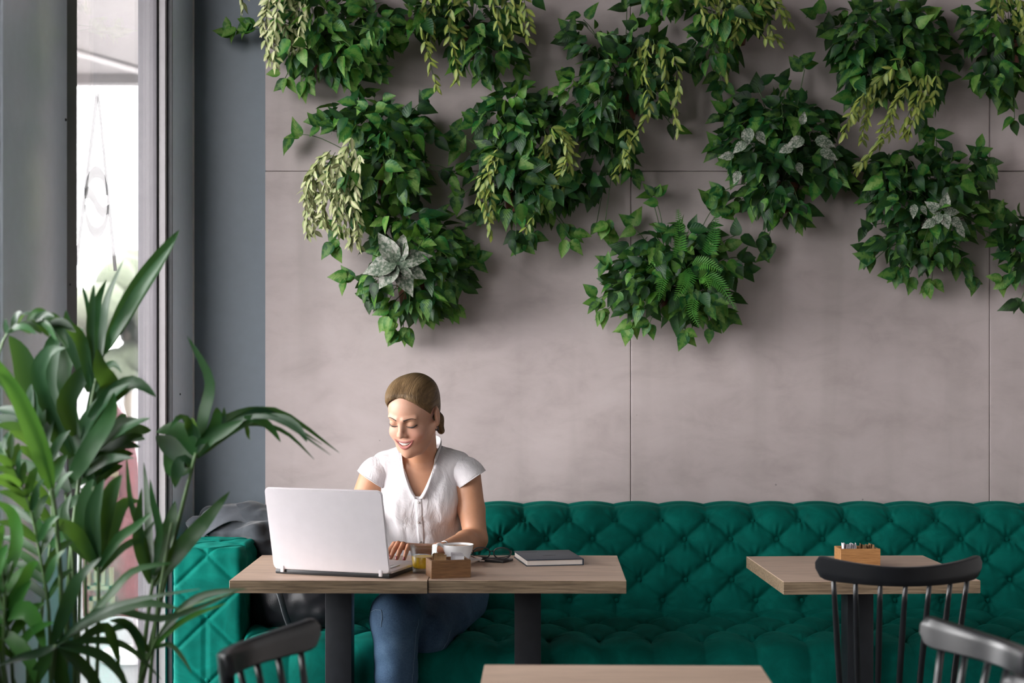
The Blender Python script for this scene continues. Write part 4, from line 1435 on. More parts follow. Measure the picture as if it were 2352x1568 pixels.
plant('round plant with bright fern fronds, lowest at the centre of the wall', (1545, 625),
      [(1540, 580, 115, 60), (1480, 630, 90, 55), (1620, 600, 95, 60), (1560, 650, 110, 50), (1430, 660, 55, 40), (1480, 700, 70, 30), (1620, 680, 80, 45), (1580, 540, 90, 35), (1580, 720, 60, 28)],
      [(1505, 455, 4), (1490, 440, 2), (1640, 475, 4), (1650, 490, 3), (1395, 600, 4), (1420, 560, 3, 'l'), (1375, 685, 4), (1395, 710, 4, 'l'), (1450, 745, 4, 'l'), (1490, 745, 3), (1575, 765, 5, 'l'), (1640, 745, 3), (1700, 590, 3, 'd'), (1715, 620, 3, 'd'), (1690, 540, 2, 'd'), (1660, 720, 3), (1450, 520, 3, 'l')],
      [], [], [([(1560, 600), (1562, 540), (1557, 482)], 24), ([(1625, 590), (1640, 540), (1645, 490)], 24), ([(1585, 605), (1620, 605), (1658, 622)], 26), ([(1575, 620), (1570, 650), (1550, 688)], 26),
               ([(1580, 610), (1585, 640), (1570, 672)], 24), ([(1600, 620), (1650, 650), (1690, 710)], 26), ([(1595, 680), (1590, 715), (1605, 750)], 22), ([(1600, 640), (1620, 640), (1630, 665)], 22), ([(1540, 600), (1510, 600), (1485, 620)], 22),
               ([(1530, 610), (1520, 650), (1512, 690)], 22)], seed=13, tone=(0.5, 0.4, 0.1))


# ================================================================== KENTIA PALM
P_GREEN = m_leaf('palm_green', [(0.0, (0.005, 0.022, 0.009)), (0.6, (0.009, 0.038, 0.013)), (1.0, (0.016, 0.060, 0.017))], (0.1, 0.2, 0.05), 0.0, rough=0.42, transl=0.22)
P_BRIGHT = m_leaf('palm_bright', [(0.0, (0.016, 0.075, 0.014)), (1.0, (0.032, 0.12, 0.02))], (0.2, 0.3, 0.1), 0.0, rough=0.36, transl=0.28)
P_STEM = plain('palm_stem', (0.05, 0.10, 0.03), 0.5)
P_TIP = plain('palm_dry_tip', (0.45, 0.36, 0.22), 0.7)
PAL_Y = 3.85
palm = empty('potted_palm', (-0.93, PAL_Y, 0), label='large kentia palm in the left foreground in front of the window', cat='plant')
PO = Vector((-0.93, PAL_Y, 0))
rndp = random.Random(11)


def blade_data(pts, w, up=Vector((0, -1, 0)), n=12, fold=0.25, peak=0.35):
    P = spline(pts, n)
    vs, fs = [], []
    for i, p in enumerate(P):
        t = i / (n - 1)
        T = (P[min(i + 1, n - 1)] - P[max(i - 1, 0)]).normalized()
        side = T.cross(up)
        side = side.normalized() if side.length > 1e-4 else Vector((1, 0, 0))
        nn = side.cross(T)
        if t < peak: ww = w * (0.30 + 0.70 * math.sin(PI / 2 * t / peak))
        else: ww = w * math.cos(PI / 2 * ((t - peak) / (1 - peak)) ** 1.25)
        ww = max(ww, 0.0004)
        vs += [p - side * ww + nn * ww * fold, p, p + side * ww + nn * ww * fold]
    for i in range(n - 1):
        a = 3 * i
        fs += [(a, a + 1, a + 4, a + 3), (a + 1, a + 2, a + 5, a + 4)]
    return vs, fs


def pxp(x, y, Y): return px(x, y, Y) - PO


def blade(parent, pts_px, w_px, Y0, Y1=None, mat=None, tip=False, up=None):
    Y1 = Y0 if Y1 is None else Y1
    n = len(pts_px)
    P = [pxp(x, y, Y0 + (Y1 - Y0) * i / (n - 1)) for i, (x, y) in enumerate(pts_px)]
    up = up or Vector((rndp.uniform(-0.5, 0.5), -1, rndp.uniform(0.0, 0.6)))
    v, f = blade_data(P, w_px * 0.5 * Y0 / FPX, up, fold=rndp.uniform(0.15, 0.4))
    return link('leaflet', mesh_from('leaflet', v, f, mat or P_GREEN), parent)


def stem(pts_px, Y0, Y1, w0=5.0, w1=3.0, parent=None, name='frond_stem'):
    n = len(pts_px)
    P = spline([pxp(x, y, Y0 + (Y1 - Y0) * i / (n - 1)) for i, (x, y) in enumerate(pts_px)], 16)
    k = Y0 / FPX
    v, f = tube_data(P, [k * (w0 + (w1 - w0) * i / 15) for i in range(16)], 8)
    return link(name, mesh_from(name, v, f, P_STEM), parent or palm)


def feather(pts_px, Y0, Y1, n, l0, l1, w, spread=0.9, t0=0.15, mat=None, stem_w=(4.5, 2.0), droop=0.2, sides=(-1, 1), label=None):
    """a pinnate frond: arching stalk with paired leaflets"""
    s = stem(pts_px, Y0, Y1, *stem_w, name='frond')
    m = len(pts_px)
    C = spline([Vector((x, y, Y0 + (Y1 - Y0) * i / (m - 1))) for i, (x, y) in enumerate(pts_px)], 60)
    for i in range(n):
        t = t0 + (1 - t0) * (i + 0.5) / n
        k = min(int(t * 59), 58)
        a, b_ = C[k], C[k + 1]
        d = Vector((b_.x - a.x, b_.y - a.y)).normalized()
        for sd in sides:
            ln = (l0 + (l1 - l0) * t) * rndp.uniform(0.85, 1.15)
            ang = sd * spread * rndp.uniform(0.8, 1.15) * (1 - 0.35 * t)
            ca, sa = math.cos(ang), math.sin(ang)
            e = Vector((d.x * ca - d.y * sa, d.x * sa + d.y * ca))
            p0 = (a.x, a.y)
            p1 = (a.x + e.x * ln * 0.5, a.y + e.y * ln * 0.5 - ln * 0.02)
            p2 = (a.x + e.x * ln, a.y + e.y * ln + ln * droop)
            dy = rndp.uniform(-0.12, 0.06)
            blade(s, [p0, p1, p2], w * rndp.uniform(0.85, 1.15), a.z, a.z + dy, mat)
    return s


# (a) tall frond rising past the window with its unopened spear
f1 = stem([(150, 1568), (160, 1300), (185, 1080), (215, 900), (240, 800)], 3.95, 3.95, 6, 4, name='frond')
for pts, w in (([(238, 810), (300, 690), (360, 600), (412, 528)], 44), ([(236, 815), (290, 720), (340, 640), (400, 556)], 30),
               ([(228, 850), (240, 740), (250, 680), (284, 596)], 24), ([(222, 870), (222, 760), (222, 700), (244, 642)], 26), ([(214, 880), (208, 760), (212, 700), (216, 650)], 20),
               ([(208, 890), (190, 790), (160, 745), (152, 712)], 30), ([(205, 900), (170, 800), (130, 750), (80, 718)], 34), ([(212, 800), (200, 700), (186, 650)], 10),
               ([(218, 900), (240, 850), (262, 835), (280, 856)], 18), ([(200, 960), (225, 880), (215, 830), (180, 860)], 30),
               ([(205, 960), (260, 905), (310, 880), (360, 912)], 40), ([(190, 1010), (250, 900), (232, 850), (225, 800)], 46),
               ([(190, 1040), (250, 985), (290, 968), (330, 966)], 28), ([(185, 1060), (260, 1000), (310, 972), (345, 960)], 22), ([(180, 1075), (250, 1030), (300, 1005), (330, 1000)], 26),
               ([(180, 1100), (235, 1060), (270, 1050), (308, 1052)], 22), ([(178, 990), (140, 880), (170, 780), (192, 755)], 52), ([(170, 1040), (110, 900), (120, 800), (130, 765)], 46),
               ([(165, 1050), (80, 920), (50, 820), (20, 770)], 56), ([(160, 1040), (90, 880), (110, 810), (150, 800)], 36), ([(170, 1000), (150, 930), (190, 860), (235, 830)], 44),
               ([(165, 1090), (190, 1000), (235, 930), (300, 878)], 50), ([(160, 1110), (200, 1040), (250, 960), (262, 900)], 44), ([(165, 1120), (215, 1080), (240, 1050), (250, 1030)], 30),
               ([(160, 1130), (120, 1050), (110, 960), (135, 900)], 40)):
    blade(f1, pts, w, 3.95 + rndp.uniform(-0.05, 0.05), 3.95 + rndp.uniform(-0.15, 0.1))
# (b) broad bright blade crossing from the left edge
f2 = stem([(140, 1568), (140, 1350), (128, 1190), (118, 1120)], 3.75, 3.72, 6, 5, name='frond')
blade(f2, [(118, 1125), (90, 1030), (40, 910), (-30, 800)], 46, 3.72, 3.65, P_BRIGHT)
blade(f2, [(120, 1120), (70, 990), (10, 880), (-40, 850)], 22, 3.72, 3.66, P_GREEN)
# (c) grey-lit feather frond low on the left
feather([(116, 1568), (112, 1400), (95, 1290), (70, 1170), (38, 1090), (8, 1030)], 3.80, 3.70, 13, 150, 60, 20, 0.85, 0.22)
feather([(30, 1568), (20, 1450), (-10, 1330), (-40, 1230)], 3.70, 3.60, 9, 170, 90, 26, 0.8, 0.15, P_BRIGHT)
# (d) frond at the far left top, partly out of frame
feather([(-30, 1250), (-20, 1000), (-10, 850), (20, 760), (80, 735), (130, 750)], 3.72, 3.72, 8, 60, 50, 18, 0.7, 0.55, None, (4, 2), 0.3)
# (e) arching frond to the right in front of the grey column
f4 = stem([(325, 1568), (360, 1420), (400, 1240), (432, 1110), (450, 1040)], 3.95, 3.90, 6, 4, name='frond')
for pts, w in (([(452, 1040), (470, 950), (482, 870), (430, 772)], 34), ([(452, 1045), (500, 980), (580, 945), (640, 950)], 30), ([(455, 1045), (540, 965), (640, 945), (780, 1040)], 18),
               ([(455, 1050), (540, 985), (620, 955), (740, 1020)], 16), ([(470, 1020), (560, 975), (650, 990), (722, 1055)], 12), ([(480, 1000), (560, 960), (640, 965), (760, 1045)], 12),
               ([(560, 958), (600, 965), (625, 985), (645, 1015)], 20), ([(620, 952), (660, 965), (690, 990), (705, 1015)], 20), ([(520, 975), (560, 975), (570, 1000), (575, 1010)], 14),
               ([(448, 1045), (425, 1000), (395, 985), (358, 992)], 44), ([(446, 1060), (415, 1040), (385, 1020), (358, 1000)], 52), ([(450, 1045), (440, 985), (415, 960), (390, 985)], 24),
               ([(452, 1040), (455, 1000), (450, 970), (440, 960)], 30), ([(455, 1035), (490, 985), (500, 950), (498, 935)], 26), ([(452, 1042), (480, 1000), (510, 970), (515, 935)], 24), ([(440, 1070), (420, 1060), (405, 1090), (402, 1120)], 34),
               ([(436, 1080), (400, 1080), (392, 1030), (385, 1000)], 40), ([(450, 1050), (475, 1010), (520, 985), (560, 965)], 34)):
    blade(f4, pts, w, 3.92 + rndp.uniform(-0.03, 0.05), 3.92 + rndp.uniform(-0.1, 0.1))
# (f) thrusting blades between the window frame and the sofa arm
f5 = stem([(322, 1568), (338, 1430), (352, 1330)], 3.85, 3.85, 6, 4, name='frond')
for pts, w, m_ in (([(352, 1345), (410, 1270), (470, 1200), (528, 1128)], 44, None), ([(350, 1330), (372, 1250), (392, 1200), (402, 1150)], 40, None), ([(350, 1330), (345, 1250), (340, 1150), (330, 1060)], 24, None),
                   ([(348, 1320), (330, 1240), (300, 1150), (290, 1040)], 16, None), ([(350, 1320), (368, 1230), (352, 1150), (345, 1100)], 20, None), ([(345, 1340), (320, 1260), (318, 1190), (326, 1120)], 26, None)):
    blade(f5, pts, w, 3.85, 3.85 + rndp.uniform(-0.1, 0.12), m_)
# (g) middle frond with V-shaped top
f7 = stem([(222, 1568), (226, 1420), (226, 1320), (226, 1300)], 3.80, 3.80, 5, 3.5, name='frond')
for pts, w in (([(226, 1310), (180, 1230), (140, 1205), (88, 1190)], 34), ([(226, 1305), (270, 1240), (310, 1210), (350, 1175)], 24), ([(226, 1300), (250, 1230), (280, 1160), (320, 1150)], 36),
               ([(226, 1300), (215, 1200), (225, 1140), (240, 1100)], 40), ([(226, 1320), (280, 1260), (330, 1230), (360, 1190)], 18), ([(226, 1295), (190, 1200), (200, 1130), (215, 1100)], 36),
               ([(226, 1290), (240, 1180), (260, 1120), (280, 1090)], 40), ([(224, 1300), (170, 1240), (150, 1180), (165, 1130)], 30)):
    blade(f7, pts, w, 3.80, 3.80 + rndp.uniform(-0.12, 0.1))
# (h) low fan reaching right and hanging down at the bottom
f8 = stem([(110, 1640), (118, 1560), (128, 1480)], 3.62, 3.60, 6, 5, name='frond')
for pts, w, m_ in (([(130, 1480), (220, 1420), (330, 1385), (420, 1400)], 26, None), ([(130, 1480), (240, 1400), (380, 1420), (560, 1350)], 20, None), ([(132, 1478), (200, 1420), (300, 1380), (460, 1352)], 16, None),
                   ([(120, 1480), (150, 1400), (180, 1330), (232, 1280)], 34, None), ([(180, 1450), (250, 1370), (310, 1310), (400, 1292)], 22, None), ([(130, 1482), (90, 1500), (50, 1510), (-10, 1530)], 24, None),
                   ([(130, 1482), (100, 1530), (70, 1580), (60, 1640)], 34, None), ([(132, 1484), (140, 1540), (150, 1600), (150, 1650)], 36, None), ([(134, 1484), (180, 1520), (220, 1570), (240, 1640)], 30, None),
                   ([(134, 1482), (220, 1500), (270, 1540), (300, 1600)], 26, None), ([(134, 1480), (230, 1470), (300, 1490), (370, 1560)], 18, None), ([(180, 1470), (240, 1440), (262, 1480), (275, 1530)], 26, None)):
    blade(f8, pts, w, 3.60, 3.60 + rndp.uniform(-0.1, 0.12), m_)
f9 = stem([(300, 1640), (330, 1540), (375, 1440), (430, 1395), (540, 1360)], 3.72, 3.62, 4, 1.5, name='frond')
for pts, w, m_ in (([(360, 1470), (420, 1400), (480, 1365), (568, 1352)], 24, None), ([(340, 1500), (400, 1440), (450, 1410), (520, 1385)], 14, P_BRIGHT), ([(350, 1490), (390, 1480), (420, 1510), (440, 1545)], 12, None),
                   ([(330, 1530), (320, 1470), (290, 1430), (250, 1425)], 26, None), ([(345, 1500), (300, 1440), (270, 1440), (240, 1460)], 22, None)):
    blade(f9, pts, w, 3.70, 3.66, m_)
# bright low leaves at the far left
f10 = stem([(10, 1640), (8, 1500), (10, 1350), (-5, 1220)], 3.66, 3.64, 5, 3, name='frond')
for pts, w in (([(8, 1420), (60, 1400), (90, 1440), (105, 1500)], 44), ([(8, 1400), (50, 1340), (70, 1300), (90, 1290)], 26), ([(6, 1350), (40, 1250), (30, 1180), (-10, 1150)], 36), ([(8, 1450), (40, 1480), (70, 1520), (80, 1570)], 36)):
    blade(f10, pts, w, 3.66, 3.62, P_BRIGHT)
# (i) fuller dark fronds in the middle of the clump
feather([(205, 1568), (196, 1350), (205, 1180), (232, 1070), (280, 1000)], 3.98, 4.02, 6, 120, 80, 26, 0.75, 0.60)
feather([(90, 1568), (96, 1400), (120, 1200), (100, 1050), (66, 970)], 3.88, 3.86, 9, 135, 110, 24, 0.8, 0.4)
# bare stalks
for pts in ([(168, 1640), (172, 1450), (165, 1250), (150, 1130)], [(182, 1640), (180, 1500), (186, 1250), (188, 1120)], [(65, 1640), (60, 1480), (30, 1330)], [(340, 1640), (352, 1480), (372, 1330), (395, 1200)]):
    stem(pts, 3.82, 3.84, 5, 3.5)
# stalks run down into the pot
for pts in ([(150, 1560), (205, 1800), (235, 2100)], [(140, 1560), (190, 1800), (225, 2100)], [(116, 1560), (180, 1800), (215, 2100)], [(30, 1560), (120, 1850), (200, 2100)], [(325, 1560), (290, 1800), (262, 2100)],
            [(322, 1560), (280, 1850), (256, 2100)], [(222, 1560), (238, 1800), (244, 2100)], [(112, 1630), (170, 1850), (220, 2100)], [(300, 1630), (270, 1850), (250, 2100)], [(10, 1630), (110, 1880), (205, 2100)],
            [(168, 1630), (210, 1850), (235, 2100)], [(182, 1630), (215, 1850), (238, 2100)], [(65, 1630), (150, 1880), (215, 2100)], [(340, 1630), (290, 1850), (260, 2100)], [(-30, 1240), (40, 1700), (190, 2100)], [(-40, 1240), (40, 1800), (196, 2100)]):
    stem(pts, 3.78, 3.85, 5.5, 6.5, name='stalk')
pot_m = plain('pot_grey', (0.10, 0.10, 0.11), 0.6)
lathe('pot', [(0, 0), (0.12, 0), (0.135, 0.02), (0.165, 0.30), (0.170, 0.315), (0.156, 0.315), (0.150, 0.28), (0, 0.27)], pot_m, palm, 36)
lathe('soil', [(0, 0.285), (0.150, 0.282), (0.15, 0.27), (0, 0.268)], plain('soil', (0.03, 0.02, 0.015), 0.95, bump=0.5, bscale=120), palm, 24)


# ================================================================== SDF TOOLKIT (organic shapes)
class Field:
    def __init__(s, lo, hi, h):
        s.lo, s.h = np.array(lo, float), h
        s.n = np.ceil((np.array(hi, float) - s.lo) / h).astype(int) + 1
        s.F = np.full(tuple(s.n), 0.12, np.float32)

    def region(s, lo, hi):
        a = np.clip(np.floor((np.array(lo) - s.lo) / s.h).astype(int), 0, s.n)
        b_ = np.clip(np.ceil((np.array(hi) - s.lo) / s.h).astype(int) + 1, 0, s.n)
        sl = tuple(slice(i, j) for i, j in zip(a, b_))
        ax = [(s.lo[k] + s.h * np.arange(a[k], b_[k])).astype(np.float32) for k in range(3)]
        return sl, ax[0][:, None, None], ax[1][None, :, None], ax[2][None, None, :]

    def comb(s, sl, d, k, op):
        A = s.F[sl]
        if A.size == 0: return
        if op == 'sub':
            d = -d
            if k > 0:
                h = np.clip(0.5 - 0.5 * (A - d) / k, 0, 1)
                s.F[sl] = A + (d - A) * h + k * h * (1 - h)
            else: s.F[sl] = np.maximum(A, d)
        else:
            if k > 0:
                h = np.clip(0.5 + 0.5 * (A - d) / k, 0, 1)
                s.F[sl] = A + (d - A) * h - k * h * (1 - h)
            else: s.F[sl] = np.minimum(A, d)

    def cap(s, a, b_, ra, rb=None, k=0.01, op='add', squash=None):
        rb = ra if rb is None else rb
        a, b_ = np.array(a, float), np.array(b_, float)
        m = max(ra, rb) + k + 4 * s.h + 0.01
        sl, X, Y, Z = s.region(np.minimum(a, b_) - m, np.maximum(a, b_) + m)
        ab = b_ - a
        L2 = max(ab @ ab, 1e-12)
        t = np.clip(((X - a[0]) * ab[0] + (Y - a[1]) * ab[1] + (Z - a[2]) * ab[2]) / L2, 0, 1)
        d = np.sqrt((X - a[0] - t * ab[0]) ** 2 + (Y - a[1] - t * ab[1]) ** 2 + (Z - a[2] - t * ab[2]) ** 2) - (ra + (rb - ra) * t)
        s.comb(sl, d, k, op)

    def ell(s, c, r, R=None, k=0.01, op='add'):
        c, r = np.array(c, float), np.array(r, float)
        R = np.eye(3) if R is None else np.array(R, float)     # columns: local axes in world
        ext = np.sqrt((R ** 2) @ (r ** 2)) + k + 4 * s.h + 0.01
        sl, X, Y, Z = s.region(c - ext, c + ext)
        dx, dy, dz = X - c[0], Y - c[1], Z - c[2]
        q = [dx * R[0, i] + dy * R[1, i] + dz * R[2, i] for i in range(3)]
        k0 = np.sqrt(sum((q[i] / r[i]) ** 2 for i in range(3)))
        k1 = np.sqrt(sum((q[i] / r[i] ** 2) ** 2 for i in range(3)))
        d = k0 * (k0 - 1) / np.maximum(k1, 1e-6)
        s.comb(sl, d, k, op)

    def at(s, p):
        i = np.clip(np.round((np.array(p) - s.lo) / s.h).astype(int), 0, s.n - 1)
        return s.F[tuple(i)]

    def nets(s):
        F, lo, h = s.F, s.lo, s.h
        S_ = F < 0
        sh = [S_[i:S_.shape[0] - 1 + i, j:S_.shape[1] - 1 + j, k:S_.shape[2] - 1 + k] for i in (0, 1) for j in (0, 1) for k in (0, 1)]
        anyv, allv = sh[0].copy(), sh[0].copy()
        for q in sh[1:]:
            anyv |= q; allv &= q
        idx = np.argwhere(anyv & ~allv)
        cid = np.full(anyv.shape, -1, np.int32)
        cid[tuple(idx.T)] = np.arange(len(idx))
        corners = np.array([(i, j, k) for i in (0, 1) for j in (0, 1) for k in (0, 1)])
        Vc = np.stack([F[tuple((idx + c).T)] for c in corners], 1).astype(np.float64)
        acc, cnt = np.zeros((len(idx), 3)), np.zeros(len(idx))
        for a in range(8):
            for b_ in range(a + 1, 8):
                if np.abs(corners[a] - corners[b_]).sum() != 1: continue
                va, vb = Vc[:, a], Vc[:, b_]
                m = (va < 0) != (vb < 0)
                t = np.where(m, va / np.where(m, va - vb, 1), 0)
                acc += m[:, None] * (corners[a] + t[:, None] * (corners[b_] - corners[a]))
                cnt += m
        verts = lo + h * (idx + acc / cnt[:, None])
        faces = []
        for ax in range(3):
            sl0 = [slice(None)] * 3; sl1 = [slice(None)] * 3
            sl0[ax] = slice(0, -1); sl1[ax] = slice(1, None)
            A, B = S_[tuple(sl0)], S_[tuple(sl1)]
            E = np.argwhere(A != B)
            o1, o2 = [(1, 2), (2, 0), (0, 1)][ax]
            ok = (E[:, o1] > 0) & (E[:, o2] > 0) & (E[:, o1] < S_.shape[o1] - 1) & (E[:, o2] < S_.shape[o2] - 1)
            E = E[ok]
            ins = A[tuple(E.T)]
            q = []
            for d1, d2 in ((-1, -1), (0, -1), (0, 0), (-1, 0)):
                c = E.copy(); c[:, o1] += d1; c[:, o2] += d2
                q.append(cid[tuple(c.T)])
            q = np.stack(q, 1)
            q[~ins] = q[~ins][:, ::-1]
            faces.append(q)
        f = np.concatenate(faces)
        f = f[(f >= 0).all(1)]
        return verts, f


def smooth_verts(v, f, it=2, lam=0.5):
    e = np.concatenate([f[:, [i, (i + 1) % 4]] for i in range(4)])
    n = len(v)
    for _ in range(it):
        acc, cnt = np.zeros_like(v), np.zeros(n)
        for a, b_ in ((0, 1), (1, 0)):
            for k in range(3): acc[:, k] += np.bincount(e[:, a], v[e[:, b_], k], n)
            cnt += np.bincount(e[:, a], minlength=n)
        v = v + lam * (acc / np.maximum(cnt, 1)[:, None] - v)
    return v


def vnormals(v, f):
    n = np.cross(v[f[:, 2]] - v[f[:, 0]], v[f[:, 3]] - v[f[:, 1]])
    out = np.zeros_like(v)
    for i in range(4):
        for k in range(3): out[:, k] += np.bincount(f[:, i], n[:, k], len(v))
    return out / np.maximum(np.linalg.norm(out, axis=1), 1e-9)[:, None]


def clip_mesh(v, f, s):
    """keep s>0; boundary vertices slide onto the s=0 line so the cut edge is clean"""
    keep = s > 0
    e = np.concatenate([f[:, [i, (i + 1) % 4]] for i in range(4)])
    v2 = v.copy()
    acc, cnt = np.zeros_like(v), np.zeros(len(v))
    for a, b_ in ((0, 1), (1, 0)):
        m = keep[e[:, a]] & ~keep[e[:, b_]]
        ea, eb = e[m, a], e[m, b_]
        t = s[ea] / (s[ea] - s[eb])
        p = v[ea] + t[:, None] * (v[eb] - v[ea])
        for k in range(3): acc[:, k] += np.bincount(ea, p[:, k], len(v))
        cnt += np.bincount(ea, minlength=len(v))
    m = cnt > 0
    v2[m] = acc[m] / cnt[m][:, None]
    fk = f[keep[f].all(1)]
    used = np.unique(fk)
    mp = np.full(len(v), -1); mp[used] = np.arange(len(used))
    return v2[used], mp[fk], used


def np_mesh(name, v, f, mat, parent, origin=(0, 0, 0)):
    me = bpy.data.meshes.new(name)
    me.from_pydata((np.asarray(v) - np.array(origin)).tolist(), [], np.asarray(f).tolist())
    me.polygons.foreach_set('use_smooth', [True] * len(me.polygons))
    me.materials.append(mat)
    me.update()
    return link(name, me, parent)


# ================================================================== COAT ON THE SOFA ARM, BAG ON THE SEAT
def m_cloth(name, c1, c2, rough=0.8, sheen=0.2, scale=600):
    t = NT(name)
    co = t.coord('Object')
    t.set(Base_Color=t.ramp(t.noise(co, 14, 4), [(0.3, c1), (0.7, c2)]), Roughness=rough)
    t.p.inputs['Sheen Weight'].default_value = sheen
    t.p.inputs['Specular IOR Level'].default_value = 0.2
    t.bump(t.noise(co, scale, 2), 0.25, 0.001)
    return t.m


M['coat'] = m_cloth('charcoal_coat', (0.018, 0.021, 0.026), (0.040, 0.046, 0.054))
M['lining'] = m_cloth('coat_lining', (0.045, 0.050, 0.060), (0.075, 0.083, 0.095), 0.6)
M['leather'] = plain('black_leather', (0.010, 0.010, 0.013), 0.38, 0.5, bump=0.3, bscale=500)


def fold_noise(P, seed, amp, fr):
    out = np.zeros(len(P))
    for i, p in enumerate(P):
        q = Vector((p[0] * fr, p[1] * fr, p[2] * fr)) + Vector((seed, seed * 1.7, 0))
        out[i] = mnoise.noise(q) + 0.5 * mnoise.noise(q * 2.1)
    return out * amp


coat = empty('coat', (-1.0, 6.0, AZ), label='crumpled charcoal coat thrown over the sofa arm', cat='coat')
F = Field((-1.26, 5.70, 0.42), (-0.62, 6.34, 0.98), 0.008)
for a, b_, r0, r1 in (((-1.13, 6.02, 0.815), (-0.98, 6.05, 0.81), 0.032, 0.045), ((-1.10, 6.1, 0.84), (-0.95, 6.12, 0.84), 0.028, 0.04), ((-0.98, 6.05, 0.83), (-0.86, 6.02, 0.80), 0.055, 0.05),
                    ((-0.95, 6.05, 0.85), (-0.87, 6.06, 0.84), 0.04, 0.045), ((-0.86, 6.02, 0.80), (-0.80, 5.98, 0.68), 0.05, 0.045), ((-0.80, 5.98, 0.70), (-0.78, 5.94, 0.57), 0.05, 0.055),
                    ((-0.90, 5.97, 0.79), (-0.83, 5.94, 0.62), 0.035, 0.04), ((-1.05, 5.99, 0.80), (-0.90, 5.96, 0.79), 0.022, 0.03), ((-1.14, 6.12, 0.80), (-1.02, 6.2, 0.83), 0.03, 0.04), ((-0.75, 6.02, 0.78), (-0.82, 6.0, 0.80), 0.05, 0.05), ((-0.75, 6.02, 0.76), (-0.74, 6.0, 0.60), 0.05, 0.05)):
    F.cap(a, b_, r0, r1, 0.03)
v, f = F.nets()
v = smooth_verts(v, f, 2)
nrm = vnormals(v, f)
st_ = v.copy(); st_[:, 0] *= 0.6
v = v + nrm * (fold_noise(v * np.array([0.7, 1.0, 1.6]), 3, 0.024, 15))[:, None]
v = smooth_verts(v, f, 1, 0.3)
np_mesh('coat_body', v, f, M['coat'], coat, coat.location)
# turned-up collar flap showing the paler lining
cu = []
for i in range(14):
    t = i / 13
    row = []
    for j in range(7):
        s_ = j / 6
        x = -1.12 + 0.26 * t
        z = 0.835 + 0.055 * math.sin(PI * t) ** 0.7 - 0.062 * s_ + 0.006 * math.sin(9 * t + 4 * s_)
        y = 6.03 - 0.055 * s_ - 0.012 * math.sin(7 * t)
        row.append((x + 0.02 * s_, y, z))
    cu.append(row)
cu = np.array(cu) - np.array(coat.location)
co_ = grid_mesh('collar', cu, M['lining'], coat)
co_.modifiers.new('thickness', 'SOLIDIFY').thickness = 0.004

bag = empty('handbag', (-0.73, 5.80, 0.49), label='black leather bag slumped on the sofa under the laptop table', cat='bag')
F = Field((-0.95, 5.60, 0.45), (-0.48, 6.02, 0.80), 0.008)
F.ell((-0.76, 5.82, 0.60), (0.15, 0.10, 0.115), k=0.0)
F.ell((-0.65, 5.80, 0.575), (0.10, 0.09, 0.085), k=0.05)
F.cap((-0.86, 5.82, 0.53), (-0.62, 5.80, 0.53), 0.05, 0.05, 0.04)
v, f = F.nets()
v = smooth_verts(v, f, 2)
v = v + vnormals(v, f) * fold_noise(v, 9, 0.010, 11)[:, None]
v[:, 2] = np.maximum(v[:, 2], 0.492)
np_mesh('bag_body', v, f, M['leather'], bag, bag.location)
sv = spline([(-0.08, -0.11, 0.20), (-0.05, -0.125, 0.12), (-0.03, -0.125, 0.05), (-0.01, -0.115, 0.0)], 14)
tube('strap', sv, 0.012, plain('strap_grey', (0.04, 0.045, 0.05), 0.5), bag, 8, 0.3)
tube('zip', spline([(0.05, -0.105, 0.16), (0.11, -0.10, 0.13), (0.15, -0.09, 0.08)], 10), 0.003, M['steel'], bag, 6)


# ================================================================== SEATED WOMAN
def rx(a): a = math.radians(a); c, s = math.cos(a), math.sin(a); return np.array([[1, 0, 0], [0, c, -s], [0, s, c]])
def ry(a): a = math.radians(a); c, s = math.cos(a), math.sin(a); return np.array([[c, 0, s], [0, 1, 0], [-s, 0, c]])
def rz_(a): a = math.radians(a); c, s = math.cos(a), math.sin(a); return np.array([[c, -s, 0], [s, c, 0], [0, 0, 1]])


HR = rz_(-25) @ rx(21) @ ry(2)
HS = 1.055
HC = np.array(px(951, 952, 5.68))
XC = -0.314


def H(x, y, z): return HC + HR @ (np.array([x, y, z]) * HS)
def HL(v): return ((v - HC) @ HR) / HS


person = empty('person', (-0.28, 5.90, 0.0), label='smiling woman in a white cap-sleeved blouse and jeans typing at the laptop', cat='person')
PR = np.array(person.location)

# ---- head
Fh = Field(HC - 0.20, HC + 0.19, 0.0018)


def hell(c, r, k=0.01, op='add', R=None): Fh.ell(H(*c), np.array(r) * HS, HR if R is None else HR @ R, k, op)
def hcap(a, b_, ra, rb=None, k=0.01, op='add'): Fh.cap(H(*a), H(*b_), ra * HS, (ra if rb is None else rb) * HS, k, op)


hell((0, 0.014, 0.042), (0.0725, 0.092, 0.080), 0.0)                 # cranium
hell((0, -0.034, 0.022), (0.060, 0.056, 0.060), 0.03)               # forehead
hell((0, -0.030, -0.040), (0.0565, 0.058, 0.062), 0.03)             # mid face
hell((0, -0.040, -0.078), (0.040, 0.048, 0.038), 0.035)             # jaw
hell((0, -0.074, -0.102), (0.017, 0.015, 0.014), 0.024)             # chin
for s in (-1, 1):
    hell((s * 0.036, -0.062, -0.034), (0.023, 0.022, 0.021), 0.026)  # smiling cheeks
    hcap((s * 0.060, 0.004, -0.040), (s * 0.030, -0.048, -0.092), 0.014, 0.013, 0.03)   # jaw line
    hell((s * 0.031, -0.094, 0.009), (0.019, 0.0095, 0.0125), 0.016, 'sub')              # eye socket
    hell((s * 0.0315, -0.0735, 0.004), (0.0165, 0.0150, 0.0125), 0.006)                  # lowered lid over the eye
    hcap((s * 0.012, -0.0900, 0.0205), (s * 0.046, -0.0760, 0.0230), 0.0045, 0.004, 0.014)  # brow ridge
